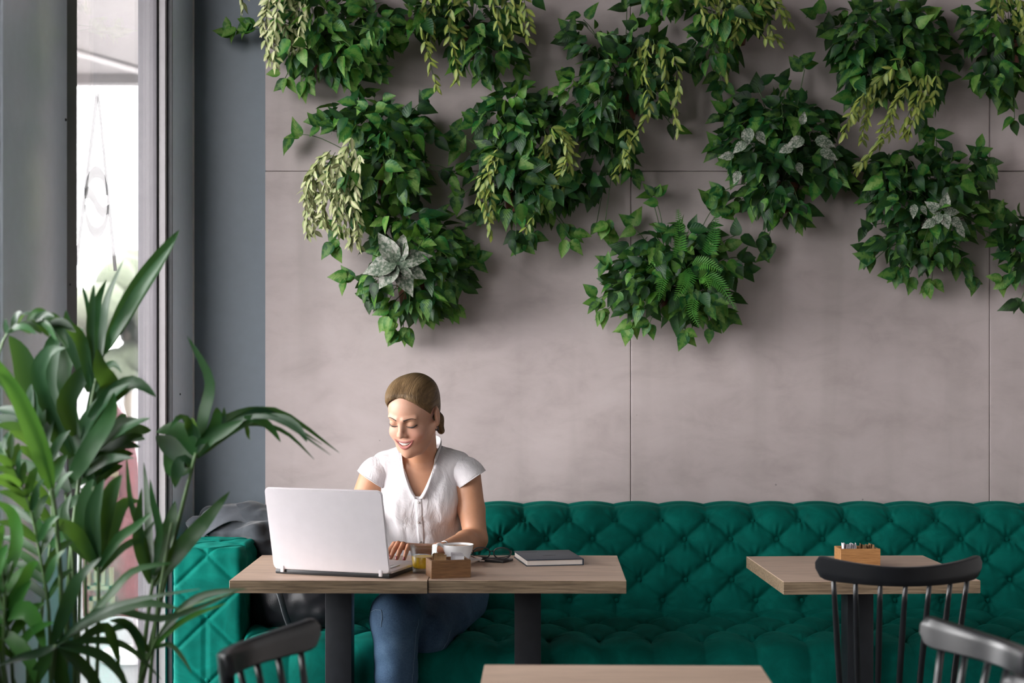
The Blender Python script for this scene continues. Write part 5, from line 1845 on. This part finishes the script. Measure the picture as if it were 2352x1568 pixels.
# nose
hcap((0, -0.0865, 0.012), (0, -0.103, -0.024), 0.0062, 0.0078, 0.014)
hell((0, -0.1055, -0.0285), (0.0092, 0.0085, 0.0078), 0.008)
for s in (-1, 1):
    hell((s * 0.0115, -0.0955, -0.0315), (0.0068, 0.0085, 0.0062), 0.007)
    hell((s * 0.0055, -0.1030, -0.0375), (0.0026, 0.0030, 0.0022), 0.003, 'sub')


def surf(x, z, y0=-0.14, y1=0.0):
    """local y of the face surface at (x, z), marching from the front"""
    ys = np.arange(y0, y1, 0.0006)
    P = HC + (np.stack([np.full_like(ys, x), ys, np.full_like(ys, z)], 1) * HS) @ HR.T
    g = (P - Fh.lo) / Fh.h
    i = np.clip(np.floor(g).astype(int), 0, Fh.n - 2)
    t = g - i
    val = np.zeros(len(ys))
    for dx in (0, 1):
        for dy in (0, 1):
            for dz in (0, 1):
                w = (t[:, 0] if dx else 1 - t[:, 0]) * (t[:, 1] if dy else 1 - t[:, 1]) * (t[:, 2] if dz else 1 - t[:, 2])
                val += w * Fh.F[i[:, 0] + dx, i[:, 1] + dy, i[:, 2] + dz]
    k = np.argmax(val < 0)
    return ys[k]


MW = 0.0325
xsm = np.linspace(-MW, MW, 15)
q_ = (xsm / MW) ** 2
up_z, lo_z, mid_z = -0.0560 + 0.0075 * q_, -0.0755 + 0.0270 * q_, -0.0650 + 0.0165 * q_


def lip_curve(zz):
    c_ = np.array([surf(x, z) for x, z in zip(xsm, zz)])
    c_ = (c_ + c_[::-1]) / 2
    return np.polyval(np.polyfit(xsm, c_, 4), xsm)


sy, sy_u, sy_l = lip_curve(mid_z), lip_curve(up_z), lip_curve(lo_z)
for i in range(14):                                   # open smile
    rr = 0.0054 * math.sqrt(max(0.0, 1 - ((xsm[i] + xsm[i + 1]) / 2 / MW) ** 2)) + 0.0006
    hcap((xsm[i], sy[i] + 0.001, mid_z[i]), (xsm[i + 1], sy[i + 1] + 0.001, mid_z[i + 1]), rr, rr, 0.002, 'sub')
for i in range(14):
    w0 = 1 - ((xsm[i] + xsm[i + 1]) / 2 / MW) ** 2
    ru, rl = 0.0012 + 0.0015 * w0 ** 0.7, 0.0012 + 0.0024 * w0 ** 0.7
    fw = -0.0012
    hcap((xsm[i], sy_u[i] - fw, up_z[i]), (xsm[i + 1], sy_u[i + 1] - fw, up_z[i + 1]), ru, ru, 0.0035)
    hcap((xsm[i], sy_l[i] - fw, lo_z[i]), (xsm[i + 1], sy_l[i + 1] - fw, lo_z[i + 1]), rl, rl, 0.0035)
# ears
for s in (-1, 1):
    Re = rz_(s * 20) @ rx(-12)
    hell((s * 0.0755, 0.014, -0.004), (0.0085, 0.0185, 0.0305), 0.006, 'add', Re)
    hell((s * 0.0845, 0.009, 0.002), (0.006, 0.0095, 0.0165), 0.004, 'sub', Re)
    hell((s * 0.0735, 0.006, -0.029), (0.0065, 0.0085, 0.0085), 0.006, 'add', Re)
# neck
NB = np.array([XC + 0.004, 5.815, 1.045])
Fh.cap(H(0, 0.022, -0.062), NB, 0.050 * HS, 0.054, 0.022)
vh, fh = Fh.nets()
vh = smooth_verts(vh, fh, 2, 0.5)
lc = HL(vh)

# paint: skin tone, lips, blush, eyelids
skin_face = np.array([0.525, 0.290, 0.200])
skin_arm = np.array([0.470, 0.236, 0.135])
col_h = np.tile(skin_face, (len(vh), 1))


def blend(col, w, c): return col * (1 - w[:, None]) + np.array(c) * w[:, None]


neck_w = np.clip((-0.095 - lc[:, 2]) / 0.05, 0, 1)
col_h = blend(col_h, neck_w, skin_arm * 1.05)
for s in (-1, 1):
    d = np.linalg.norm((lc - np.array([s * 0.040, -0.075, -0.034])) / np.array([0.026, 0.03, 0.022]), axis=1)
    col_h = blend(col_h, 0.35 * np.exp(-d ** 2), (0.66, 0.24, 0.20))
    d = np.linalg.norm((lc - np.array([s * 0.0315, -0.085, 0.010])) / np.array([0.020, 0.02, 0.011]), axis=1)
    col_h = blend(col_h, 0.45 * np.exp(-d ** 2), (0.34, 0.17, 0.10))
    d = np.linalg.norm((lc - np.array([s * 0.0315, -0.085, 0.0135])) / np.array([0.014, 0.02, 0.004]), axis=1)
    col_h = blend(col_h, 0.30 * np.exp(-d ** 2), (0.62, 0.40, 0.22))


def dist_curve(P, xs_, ys_, zs_):
    best = np.full(len(P), 9.0)
    for i in range(len(xs_) - 1):
        a, b_ = np.array([xs_[i], ys_[i], zs_[i]]), np.array([xs_[i + 1], ys_[i + 1], zs_[i + 1]])
        ab = b_ - a
        t = np.clip((P - a) @ ab / (ab @ ab), 0, 1)
        best = np.minimum(best, np.linalg.norm(P - a - t[:, None] * ab, axis=1))
    return best


front = lc[:, 1] < -0.05
du_ = np.where(front, dist_curve(lc, xsm, sy_u, up_z), 9)
dl_ = np.where(front, dist_curve(lc, xsm, sy_l, lo_z), 9)
wtap = np.clip(1 - (lc[:, 0] / MW) ** 2, 0, 1) ** 0.5
col_h = blend(col_h, np.clip((0.0024 + 0.0026 * wtap - du_) / 0.0012, 0, 1), (0.29, 0.09, 0.082))
col_h = blend(col_h, np.clip((0.0024 + 0.0034 * wtap - dl_) / 0.0012, 0, 1), (0.33, 0.10, 0.092))
inner = np.where(front, dist_curve(lc, xsm, sy + 0.006, mid_z), 9)
col_h = blend(col_h, np.clip((0.0048 - inner) / 0.002, 0, 1) * (lc[:, 1] > np.interp(lc[:, 0], xsm, sy) + 0.0025), (0.10, 0.02, 0.02))

# ---- body skin: chest, shoulders, arms
Fb = Field((-0.70, 5.34, 0.62), (0.0, 6.02, 1.14), 0.0042)


def torso(F_, g):
    F_.ell((XC, 5.838, 0.945), np.array((0.140, 0.094, 0.160)) + g, None, 0.0)
    F_.cap((-0.446, 5.822, 1.026), (-0.182, 5.822, 1.026), 0.044 + g, 0.044 + g, 0.04)
    for s in (-1, 1):
        F_.cap((XC + s * 0.015, 5.822, 1.075), (XC + s * 0.118, 5.824, 1.045), 0.036 + g, 0.036 + g, 0.03)
        F_.ell((XC + s * 0.052, 5.772, 0.920), (0.062 + g, 0.046 + g, 0.060 + g), None, 0.05)
    F_.ell((-0.307, 5.868, 0.755), np.array((0.120, 0.088, 0.170)) + g * 1.7, None, 0.06)


torso(Fb, -0.004)
Fb.cap(H(0, 0.022, -0.062) * 0.45 + NB * 0.55, NB, 0.052, 0.053, 0.012)
Fb.cap(NB, (XC, 5.83, 1.0), 0.055, 0.08, 0.03)
SH_R, EL_R, WR_R = np.array((-0.158, 5.818, 1.012)), np.array(px(1093, 1238, 5.765)), np.array(px(1016, 1262, 5.505))
SH_L, EL_L, WR_L = np.array((-0.474, 5.818, 1.012)), np.array((-0.555, 5.775, 0.80)), np.array((-0.545, 5.52, 0.80))
for sh, el, wr in ((SH_R, EL_R, WR_R), (SH_L, EL_L, WR_L)):
    mid = sh * 0.45 + el * 0.55
    Fb.cap(sh, mid, 0.050, 0.046, 0.02)
    Fb.cap(mid, el, 0.046, 0.040, 0.012)
    f1_ = el * 0.68 + wr * 0.32
    Fb.cap(el, f1_, 0.040, 0.041, 0.012)
    Fb.cap(f1_, wr, 0.040, 0.0245, 0.012)
vb, fb = Fb.nets()
vb = smooth_verts(vb, fb, 2)
col_b = np.tile(skin_arm, (len(vb), 1))
w_ = np.clip((vb[:, 2] - 0.95) / 0.15, 0, 1) * (np.abs(vb[:, 0] - XC) < 0.11)
col_b = blend(col_b, w_ * 0.4, skin_face)

# ---- hands: palm, four unequal bent fingers and a thumb from its side
KEY_Z = TZ + 0.0255
M['nail'] = plain('red_nail', (0.17, 0.012, 0.022), 0.25, 0.6)
nails = []


def hand(wr, kc, side, key_z, tips_dir):
    """side=+1: thumb toward +lateral"""
    F_ = Field(np.minimum(wr, kc) - 0.13, np.maximum(wr, kc) + 0.13, 0.0020)
    d = (kc - wr); d = d / np.linalg.norm(d)
    lat = np.cross(d, (0, 0, 1.0)); lat /= np.linalg.norm(lat)
    if side < 0: lat = -lat            # lat points to the thumb side
    upv = np.cross(lat, d); upv *= np.sign(upv[2])
    F_.cap(wr - d * 0.02, wr + d * 0.012, 0.0245, 0.0225, 0.01)
    offs = [(-0.0300, 0.052, 0.0078), (-0.0100, 0.066, 0.0086), (0.0105, 0.070, 0.0090), (0.0305, 0.064, 0.0088)]     # little ... index
    for o, L, r in offs:
        kn = kc + lat * o - upv * (0.004 if abs(o) > 0.02 else 0)
        F_.cap(wr + lat * o * 0.55 + d * 0.008, kn, 0.0145, r + 0.0018, 0.012)          # metacarpal
        td = np.array(tips_dir, float) + lat * o * 6.0
        td[2] = 0; td /= np.linalg.norm(td)
        p1 = kn + td * L * 0.45 + np.array((0, 0, 0.010))
        tip = kn + td * L * 0.92; tip[2] = key_z + r * 0.72
        p2 = p1 * 0.42 + tip * 0.58 + np.array((0, 0, 0.004))
        F_.cap(kn, p1, r + 0.0012, r, 0.004)
        F_.cap(p1, p2, r, r * 0.92, 0.003)
        F_.cap(p2, tip, r * 0.92, r * 0.74, 0.003)
        fd = (tip - p2) / np.linalg.norm(tip - p2)
        nails.append((tip, fd, r))
    tb = wr + d * 0.022 + lat * 0.020 - upv * 0.006
    t1 = tb + lat * 0.022 + d * 0.028 - upv * 0.004
    t2 = t1 + d * 0.030 + lat * 0.004; t2[2] = key_z + 0.011
    F_.cap(wr + d * 0.01, tb, 0.015, 0.0150, 0.012)
    F_.cap(tb, t1, 0.0135, 0.0105, 0.006)
    F_.cap(t1, t2, 0.0102, 0.0080, 0.004)
    nails.append((t2, (t2 - t1) / np.linalg.norm(t2 - t1), 0.0095))
    v_, f_ = F_.nets()
    return smooth_verts(v_, f_, 1), f_


KC_R = np.array(px(935, 1254, 5.415))
vr, fr_ = hand(WR_R, KC_R, -1 if np.cross(KC_R - WR_R, (0, 0, 1.0))[1] < 0 else 1, KEY_Z, (-0.62, -0.78, 0))
KC_L = np.array((-0.505, 5.425, 0.818))
vl, fl = hand(WR_L, KC_L, 1 if np.cross(KC_L - WR_L, (0, 0, 1.0))[0] > 0 else -1, KEY_Z, (0.15, -1, 0))

# one continuous skin
allv = np.concatenate([vh, vb, vr, vl])
o1, o2, o3 = len(vh), len(vh) + len(vb), len(vh) + len(vb) + len(vr)
allf = np.concatenate([fh, fb + o1, fr_ + o2, fl + o3])
hand_c = skin_arm * np.array([1.06, 0.98, 1.0])
colr = np.concatenate([col_h, col_b, np.tile(hand_c, (len(vr) + len(vl), 1))])
t = NT('skin')
at = t.n('ShaderNodeAttribute'); at.attribute_name = 'paint'
nz = t.noise(t.coord('Object'), 45, 3)
cc = t.mix(0.10, at.outputs['Color'], t.ramp(nz, [(0.35, (0.42, 0.18, 0.12)), (0.65, (0.62, 0.37, 0.28))]))
t.set(Base_Color=cc, Roughness=0.48)
t.p.inputs['Specular IOR Level'].default_value = 0.35
t.p.inputs['Subsurface Weight'].default_value = 0.12
t.p.inputs['Subsurface Radius'].default_value = (0.012, 0.005, 0.003)
M['skin'] = t.m
body = np_mesh('body', allv, allf, M['skin'], person, PR)
ca = body.data.color_attributes.new('paint', 'FLOAT_COLOR', 'POINT')
ca.data.foreach_set('color', np.concatenate([colr, np.ones((len(colr), 1))], 1).astype(np.float32).ravel())


def loc(p): return Vector(np.asarray(p) - PR)


# nails
nv, nf = [], []
for tip, fd, r in nails:
    lt = np.cross(fd, (0, 0, 1.0)); lt /= np.linalg.norm(lt)
    up = np.cross(lt, fd)
    rows = []
    for i in range(4):
        for j in range(5):
            a = (j / 4 - 0.5) * 1.7
            s_ = -0.005 + 0.0035 * i
            wq = r * 0.74 * (0.98 if i < 3 else 0.62)
            rows.append(loc(tip + fd * s_ + lt * wq * math.sin(a) * 0.95 + up * (wq * math.cos(a) * 1.06 + 0.0004 - 0.0004 * i)))
    b_ = len(nv)
    nv += rows
    nf += [(b_ + i * 5 + j, b_ + i * 5 + j + 1, b_ + (i + 1) * 5 + j + 1, b_ + (i + 1) * 5 + j) for i in range(3) for j in range(4)]
no = link('nails', mesh_from('nails', nv, nf, M['nail']), person)
no['label'] = 'dark red fingernails'

# teeth, lashes, brows
M['teeth'] = plain('teeth', (0.82, 0.78, 0.72), 0.25, 0.5, vary=0.01)
tv, tf = [], []
nt = 25
for i in range(nt):
    x = -0.0205 + 0.041 * i / (nt - 1)
    yy = np.interp(x, xsm, sy) + 0.0018
    g = 0.0009 * abs(math.sin(PI * (x / 0.0072)))
    zt, zb = np.interp(x, xsm, up_z) + 0.0005, np.interp(x, xsm, mid_z) - 0.0028 * (1 - (x / 0.024) ** 2) - g + 0.0006
    for (dy, z) in ((0.0, zt), (-0.0004, (zt + zb) / 2), (0.0002, zb), (0.004, zb)):
        tv.append(loc(H(x, yy + dy + (0.0010 if g < 0.0001 else 0), z)))
for i in range(nt - 1):
    for j in range(3): tf.append((i * 4 + j, i * 4 + j + 1, (i + 1) * 4 + j + 1, (i + 1) * 4 + j))
link('teeth', mesh_from('teeth', tv, tf, M['teeth']), person)

M['lash'] = plain('lashes', (0.012, 0.008, 0.007), 0.6)
M['brow'] = plain('brows', (0.045, 0.024, 0.015), 0.8)
for s in (-1, 1):
    pts, rads = [], []
    for i in range(13):
        u = i / 12 * 2 - 1
        x = s * (0.0315 + 0.0165 * u * 1.0)
        z = -0.0012 - 0.0042 * (1 - u * u) + 0.0012 * u
        pts.append(loc(H(x, surf(x, z) - 0.0006, z)))
        rads.append((0.0008 + 0.0016 * max(0, 1 - abs(u - 0.25) ** 2)) * HS)
    lash = [tube_data(pts, rads, 6)]
    for i in range(1, 13):
        p = pts[i]
        u = i / 12 * 2 - 1
        dd = Vector(HR @ np.array([s * 0.5 * (u + 0.3), -0.8, -0.45])).normalized()
        lash.append(tube_data([p, p + dd * 0.004, p + dd * 0.0072 + Vector((0, 0, 0.001))], [0.0005, 0.0004, 0.0001], 4))
    v_, f_ = join_data(lash)
    link('eyelashes', mesh_from('eyelashes', v_, f_, M['lash']), person)
    pts, rads = [], []
    for i in range(12):
        u = i / 11
        x = s * (0.0125 + 0.037 * u)
        z = 0.0195 + 0.0050 * math.sin(PI * min(1, u * 0.72)) - 0.0025 * max(0, u - 0.7) / 0.3
        pts.append(loc(H(x, surf(x, z) + 0.0002, z)))
        rads.append((0.0027 - 0.0017 * u) * HS)
    v_, f_ = tube_data(pts, rads, 6)
    link('eyebrow', mesh_from('eyebrow', v_, f_, M['brow']), person)

# ---- hair: swept back from a parting into a low ponytail
t = NT('blond_hair')
s1 = t.noise(t.coord('Object', (170, 9, 60)), 1.0, 4, 0.6, 0.4)
s2 = t.noise(t.coord('Object', (14, 6, 14)), 1.0, 3)
c = t.ramp(s1, [(0.28, (0.048, 0.027, 0.013)), (0.5, (0.125, 0.074, 0.034)), (0.74, (0.25, 0.155, 0.073))])
c = t.mix(0.45, c, t.ramp(s2, [(0.35, (0.045, 0.030, 0.017)), (0.65, (0.22, 0.15, 0.08))]))
t.set(Base_Color=c, Roughness=0.42)
t.p.inputs['Specular IOR Level'].default_value = 0.10
t.bump(s1, 0.9, 0.005)
M['hair'] = t.m
Fr = Field(np.array((-0.10, -0.13, -0.15)), np.array((0.10, 0.15, 0.15)), 0.0022)
Fr.ell((0, 0.016, 0.043), (0.0785, 0.0985, 0.0870), None, 0.0)
Fr.ell((0, -0.026, 0.034), (0.0645, 0.058, 0.0565), None, 0.03)
Fr.ell((0, 0.060, -0.010), (0.055, 0.045, 0.050), None, 0.03)
for s in (-1, 1): Fr.ell((s * 0.036, -0.002, 0.074), (0.040, 0.070, 0.044), None, 0.02)
Fr.cap((-0.012, -0.10, 0.085), (-0.006, -0.02, 0.139), 0.0045, 0.003, 0.016, 'sub')
Fr.cap((0.0, 0.092, -0.040), (0.018, 0.108, -0.062), 0.026, 0.024, 0.012)
Fr.cap((0.018, 0.108, -0.062), (0.034, 0.100, -0.098), 0.022, 0.012, 0.012)
vq, fq = Fr.nets()
vq = smooth_verts(vq, fq, 2)
tail = np.clip((vq[:, 1] - 0.06) / 0.02, 0, 1)
s_line = (vq[:, 1] + 0.0695) + (vq[:, 2] - 0.078) * 1.08 - 0.006 * np.exp(-(np.abs(vq[:, 0]) / 0.02) ** 2) + 0.42 * np.clip(np.abs(vq[:, 0]) - 0.018, 0, 1)
s_line = np.maximum(s_line, np.where(vq[:, 1] > 0.035, 0.05, -1))
s_low = np.where(vq[:, 1] > 0.075, 1.0, vq[:, 2] + 0.062)
# bare skin around the ears
ear = np.linalg.norm((vq - np.array([0, 0.008, -0.010])) * np.array([0, 1 / 0.026, 1 / 0.032]), axis=1) - 1
sk = np.minimum(np.minimum(s_line, s_low), np.where(np.abs(vq[:, 0]) > 0.05, ear * 0.03, 1.0))
nq = vnormals(vq, fq)
thin = np.clip(sk / 0.022, 0, 1)
vq = vq - nq * (0.0075 * (1 - np.sqrt(thin)) * (vq[:, 1] < 0.08))[:, None]
vq, fq, _ = clip_mesh(vq, fq, sk)
hair = np_mesh('hair', vq * HS, fq, M['hair'], person)
hm = Matrix(HR.tolist()).to_4x4()
hm.translation = Vector(HC - PR)
hair.matrix_local = hm
hair.modifiers.new('thickness', 'SOLIDIFY').thickness = 0.003
tie = [Vector(H(0.018 + 0.025 * math.cos(a) * 0.9, 0.106 + 0.012 * math.sin(a), -0.060 + 0.022 * math.sin(a)) - PR) for a in np.linspace(0, 2 * PI, 25)]
tube('hair_tie', tie, 0.003, M['lash'], person, 6)
# earrings
for s in (-1, 1):
    e0 = H(s * 0.0760, 0.000, -0.0400)
    ev, ef = [], []
    d_ = [tube_data([Vector(e0 - PR) + Vector((0.0055 * math.cos(a), 0.001 * math.sin(a), -0.004 + 0.0058 * math.sin(a))) for a in np.linspace(0, 2 * PI, 17)], 0.0017, 6)]
    ev, ef = join_data(d_)
    link('earring', mesh_from('earring', ev, ef, plain('earring_dark', (0.06, 0.06, 0.065), 0.2, Metallic=0.9)), person)

# ---- blouse
t = NT('white_cotton')
co = t.coord('Object')
t.set(Base_Color=t.ramp(t.noise(co, 8, 3), [(0.3, (0.60, 0.575, 0.60)), (0.7, (0.69, 0.665, 0.685))]), Roughness=0.85)
t.p.inputs['Sheen Weight'].default_value = 0.15
t.p.inputs['Specular IOR Level'].default_value = 0.15
wr_ = t.noise(t.coord('Object', (26, 26, 9)), 1.0, 4, 0.6, 1.0)
t.bump(wr_, 0.55, 0.010)
M['cotton'] = t.m
Fc = Field((-0.60, 5.58, 0.60), (-0.02, 6.06, 1.16), 0.0045)
torso(Fc, 0.0075)
vc, fc = Fc.nets()
vc = smooth_verts(vc, fc, 2)
nc = vnormals(vc, fc)
fold = np.array([mnoise.noise(Vector((p[0] * 24, p[1] * 14, p[2] * 5.5))) + 0.6 * mnoise.noise(Vector((p[0] * 40 + 9, p[1] * 30, p[2] * 22))) for p in vc])
amp = 0.0045 + 0.0045 * np.clip((0.95 - vc[:, 2]) / 0.2, 0, 1)
vc = vc + nc * (fold * amp)[:, None]


def v_half(z): return np.where(z > 0.935, 0.045 * np.clip((z - 0.935) / 0.090, 0, 3) ** 0.75, -0.02)


XV = XC - 0.004
open_v = np.abs(vc[:, 0] - XV) - v_half(vc[:, 2])
sV = np.where(vc[:, 1] < 5.83, open_v, 1.0)
sN = np.linalg.norm((vc - np.array([XC + 0.002, 5.825, 0])) * np.array([1, 0.95, 0]), axis=1) - 0.066
sN = np.where(vc[:, 2] > 1.02, sN, 1.0)
sK = np.minimum(np.minimum(sV, sN), vc[:, 2] - 0.61)
v2, f2, _ = clip_mesh(vc, fc, sK)
parts_v, parts_f = [v2], [f2]
# cap sleeves with gathered heads
for s in (1, -1):
    mir = lambda X: X if s > 0 else 2 * (XC + 0.002) - X
    rows, NS, NR = [], 40, 12
    for i in range(NR):
        u = i / (NR - 1)
        c0, c1, c2 = np.array((-0.210, 5.822, 1.022)), np.array((-0.163, 5.818, 1.030)), np.array((-0.1400, 5.806, 0.994))
        cen = (1 - u) ** 2 * c0 + 2 * u * (1 - u) * c1 + u * u * c2
        n0, n1 = np.array((0.98, 0, 0.05)), np.array((0.56, -0.05, -0.83))
        nn = n0 * (1 - u) + n1 * u; nn /= np.linalg.norm(nn)
        e1 = np.cross((0, 1.0, 0), nn); e1 /= np.linalg.norm(e1)
        e2 = np.cross(nn, e1)
        g_ = min(1.0, u / 0.55) ** 0.8
        r1, r2 = 0.045 + 0.0165 * g_ - 0.003 * u, 0.050 + 0.016 * g_ - 0.002 * u
        for k in range(NS):
            a = 2 * PI * k / NS
            ruff = 1 + 0.035 * math.sin(a * 11 + 2 * s) * (1 - u) * max(0, math.cos(a - PI)) + 0.02 * math.sin(5 * a + 7 * u)
            p = cen + (e1 * math.cos(a) * r1 + e2 * math.sin(a) * r2) * ruff
            p[0] = mir(p[0])
            rows.append(p)
    b_ = np.arange(NR * NS).reshape(NR, NS)
    q = np.stack([b_[:-1], np.roll(b_[:-1], -1, 1), np.roll(b_[1:], -1, 1), b_[1:]], -1).reshape(-1, 4)
    if s < 0: q = q[:, ::-1]
    o = sum(len(x) for x in parts_v)
    parts_v.append(np.array(rows)); parts_f.append(q + o)
    hem = [Vector(p - PR) for p in rows[-NS:]]
    hv, hf = tube_data(hem + [hem[0]], 0.0016, 6, cap=False)
    link('sleeve_hem', mesh_from('sleeve_hem', hv, hf, M['cotton']), person)
blouse = np_mesh('blouse', np.concatenate(parts_v), np.concatenate(parts_f), M['cotton'], person, PR)
blouse.modifiers.new('thickness', 'SOLIDIFY').thickness = 0.0016


def front_y(x, z, off=0.0):
    m = (np.abs(vc[:, 0] - x) < 0.012) & (np.abs(vc[:, 2] - z) < 0.012) & (vc[:, 1] < 5.86)
    if not m.any(): return 5.75 - off
    w = np.exp(-((vc[m, 0] - x) ** 2 + (vc[m, 2] - z) ** 2) / 0.006 ** 2)
    return float((vc[m, 1] * w).sum() / w.sum()) - off


# neckline band and stand collar
for s in (-1, 1):
    edge = []
    for i in range(12):
        z = 0.937 + (1.062 - 0.937) * i / 11
        x = XV + s * float(v_half(np.array(z)))
        edge.append(np.array((x, front_y(x, z, 0.001), z)))
    top = edge[-1]
    bk = [np.array((XC + s * 0.064, 5.800, 1.088)), np.array((XC + s * 0.058, 5.855, 1.105)), np.array((XC + s * 0.030, 5.888, 1.112)), np.array((XC, 5.896, 1.114))]
    path = spline([Vector(e) for e in edge[::2]] + [Vector(b_) for b_ in bk], 34)
    rows = []
    for i, p in enumerate(path):
        u = i / 33
        hgt = 0.015 + 0.018 * min(1, max(0, (u - 0.25) / 0.4))
        outw = Vector((p.x - XC, p.y - 5.835, 0)); outw = outw.normalized()
        upd = Vector((0, 0, 1)) * min(1, u * 1.5 + 0.05) + Vector((s, -0.15, 0)) * max(0, 0.85 - u * 1.6)
        upd = (upd + outw * 0.12).normalized()
        rows.append([p + upd * hgt * j / 4 + outw * (0.0035 * math.sin(PI * j / 4) + 0.002) + Vector((0, -0.002, 0)) * (1 - u) - Vector(PR) for j in range(5)])
    g_ = np.array([[tuple(v_) for v_ in r] for r in rows])
    co_ = grid_mesh('collar', g_, M['cotton'], person)
    co_.modifiers.new('thickness', 'SOLIDIFY').thickness = 0.002
# button placket
rows = []
for i in range(24):
    z = 0.945 - 0.245 * i / 23
    x = XV + 0.001 + 0.010 * i / 23
    yb = min(front_y(x - 0.008, z), front_y(x + 0.008, z), front_y(x, z)) - 0.0018
    rows.append([(x + (j - 2) * 0.0058 - PR[0], yb + (0.0012 if j in (0, 4) else 0) - PR[1], z - PR[2]) for j in range(5)])
pk = grid_mesh('placket', np.array(rows), M['cotton'], person)
pk.modifiers.new('thickness', 'SOLIDIFY').thickness = 0.0018
bt = plain('pearl_button', (0.62, 0.60, 0.60), 0.25, 0.6)
for (by_, bx_) in ((1153, 961), (1200, 959), (1247, 962)):
    p = px(bx_, by_, 5.72)
    o = lathe('button', [(0, 0.0022), (0.0036, 0.002), (0.0046, 0.0006), (0.0044, -0.001), (0, -0.001)], bt, person, 14)
    o.location = Vector((p.x, front_y(p.x, p.z) - 0.0045, p.z)) - Vector(PR)
    o.rotation_euler = (PI / 2, 0, 0)

# ---- jeans
t = NT('denim')
co = t.coord('Object')
tw = t.noise(t.coord('Object', (1, 1, 1)), 420, 2)
fade = t.noise(co, 7, 4, 0.6, 0.5)
c = t.ramp(fade, [(0.3, (0.022, 0.050, 0.100)), (0.6, (0.050, 0.100, 0.175)), (0.85, (0.105, 0.175, 0.265))])
c = t.mix(0.18, c, t.ramp(tw, [(0.4, (0.015, 0.03, 0.06)), (0.6, (0.16, 0.24, 0.34))]))
t.set(Base_Color=c, Roughness=0.8)
t.p.inputs['Specular IOR Level'].default_value = 0.2
t.bump(tw, 0.2, 0.002)
M['denim'] = t.m
Fj = Field((-0.56, 5.20, 0.04), (0.02, 6.14, 0.76), 0.0065)
Fj.ell((-0.275, 5.935, 0.600), (0.178, 0.115, 0.120), None, 0.0)
Fj.cap((-0.365, 5.92, 0.580), (-0.372, 5.43, 0.590), 0.094, 0.078, 0.035)
KN = np.array(px(909, 1418, 5.39))
Fj.cap(KN + np.array((0, 0.03, 0)), KN, 0.082, 0.080, 0.03)
Fj.cap(KN, (-0.372, 5.40, 0.40), 0.077, 0.066, 0.02)
Fj.cap((-0.372, 5.42, 0.42), (-0.376, 5.40, 0.10), 0.068, 0.046, 0.02)
Fj.cap((-0.185, 5.93, 0.575), (-0.285, 5.535, 0.505), 0.104, 0.080, 0.03)
Fj.cap((-0.285, 5.535, 0.500), (-0.420, 5.68, 0.12), 0.074, 0.046, 0.02)
vj, fj = Fj.nets()
vj = smooth_verts(vj, fj, 2)
nj = vnormals(vj, fj)
kn_d = np.linalg.norm((vj - (KN + np.array((-0.03, 0.02, -0.07)))) * np.array([1, 1, 1.0]), axis=1)
wr2 = np.array([mnoise.noise(Vector((p[0] * 12, p[1] * 12, p[2] * 26))) for p in vj])
vj = vj + nj * (wr2 * (0.0025 + 0.006 * np.exp(-(kn_d / 0.09) ** 2)))[:, None]
jeans = np_mesh('jeans', vj, fj, M['denim'], person, PR)


def nearest_pts(path, off):
    out = []
    for p in path:
        k = np.argmin(((vj - np.array(p)) ** 2).sum(1))
        out.append(Vector(vj[k] + nj[k] * off - PR))
    return out


M['seam'] = plain('denim_seam', (0.13, 0.20, 0.29), 0.8)
sm = [px(845 + i * 0.0, 1404, 5.40) for i in range(1)]
tube('seam', nearest_pts([px(846, 1404, 5.36), px(856, 1398, 5.33), px(866, 1399, 5.31), px(872, 1404, 5.31), px(874, 1420, 5.31), px(872, 1440, 5.31)], 0.001), 0.0011, M['seam'], person, 6)
tube('seam', nearest_pts([px(950, 1420 + 12 * i, 5.36) for i in range(18)], 0.001), 0.0008, M['seam'], person, 6)
tube('seam', nearest_pts([px(1118 - 10 * i, 1434 + 4.2 * i, 5.50) for i in range(15)], 0.001), 0.0008, M['seam'], person, 6)
# shoes
for (sx_, sy_, r_) in ((-0.376, 5.36, 0.0), (-0.43, 5.64, 0.5)):
    Fs = Field((sx_ - 0.16, sy_ - 0.22, 0.0), (sx_ + 0.16, sy_ + 0.16, 0.16), 0.006)
    dv = np.array((math.sin(-r_) * 0.12, -math.cos(r_) * 0.12, 0))
    Fs.cap(np.array((sx_, sy_ + 0.03, 0.045)), np.array((sx_, sy_, 0.045)) + dv, 0.038, 0.034, 0.02)
    Fs.cap((sx_, sy_ + 0.035, 0.05), (sx_, sy_ + 0.04, 0.10), 0.040, 0.042, 0.02)
    v_, f_ = Fs.nets()
    v_ = smooth_verts(v_, f_, 1)
    v_[:, 2] = np.maximum(v_[:, 2], 0.0)
    np_mesh('shoe', v_, f_, M['black_paint'], person, PR)
# bracelet on the typing wrist
bd = (KC_R - WR_R); bd /= np.linalg.norm(bd)
ba = np.cross(bd, (0, 0, 1.0)); ba /= np.linalg.norm(ba)
bb = np.cross(ba, bd)
wc = WR_R - bd * 0.006
tube('bracelet', [Vector(wc + ba * 0.0285 * math.cos(a) + bb * 0.0285 * math.sin(a) + bd * 0.002 * math.sin(3 * a) - PR) for a in np.linspace(0, 2 * PI, 33)], 0.0022,
     plain('bracelet_steel', (0.5, 0.5, 0.5), 0.25, Metallic=1.0), person, 8)
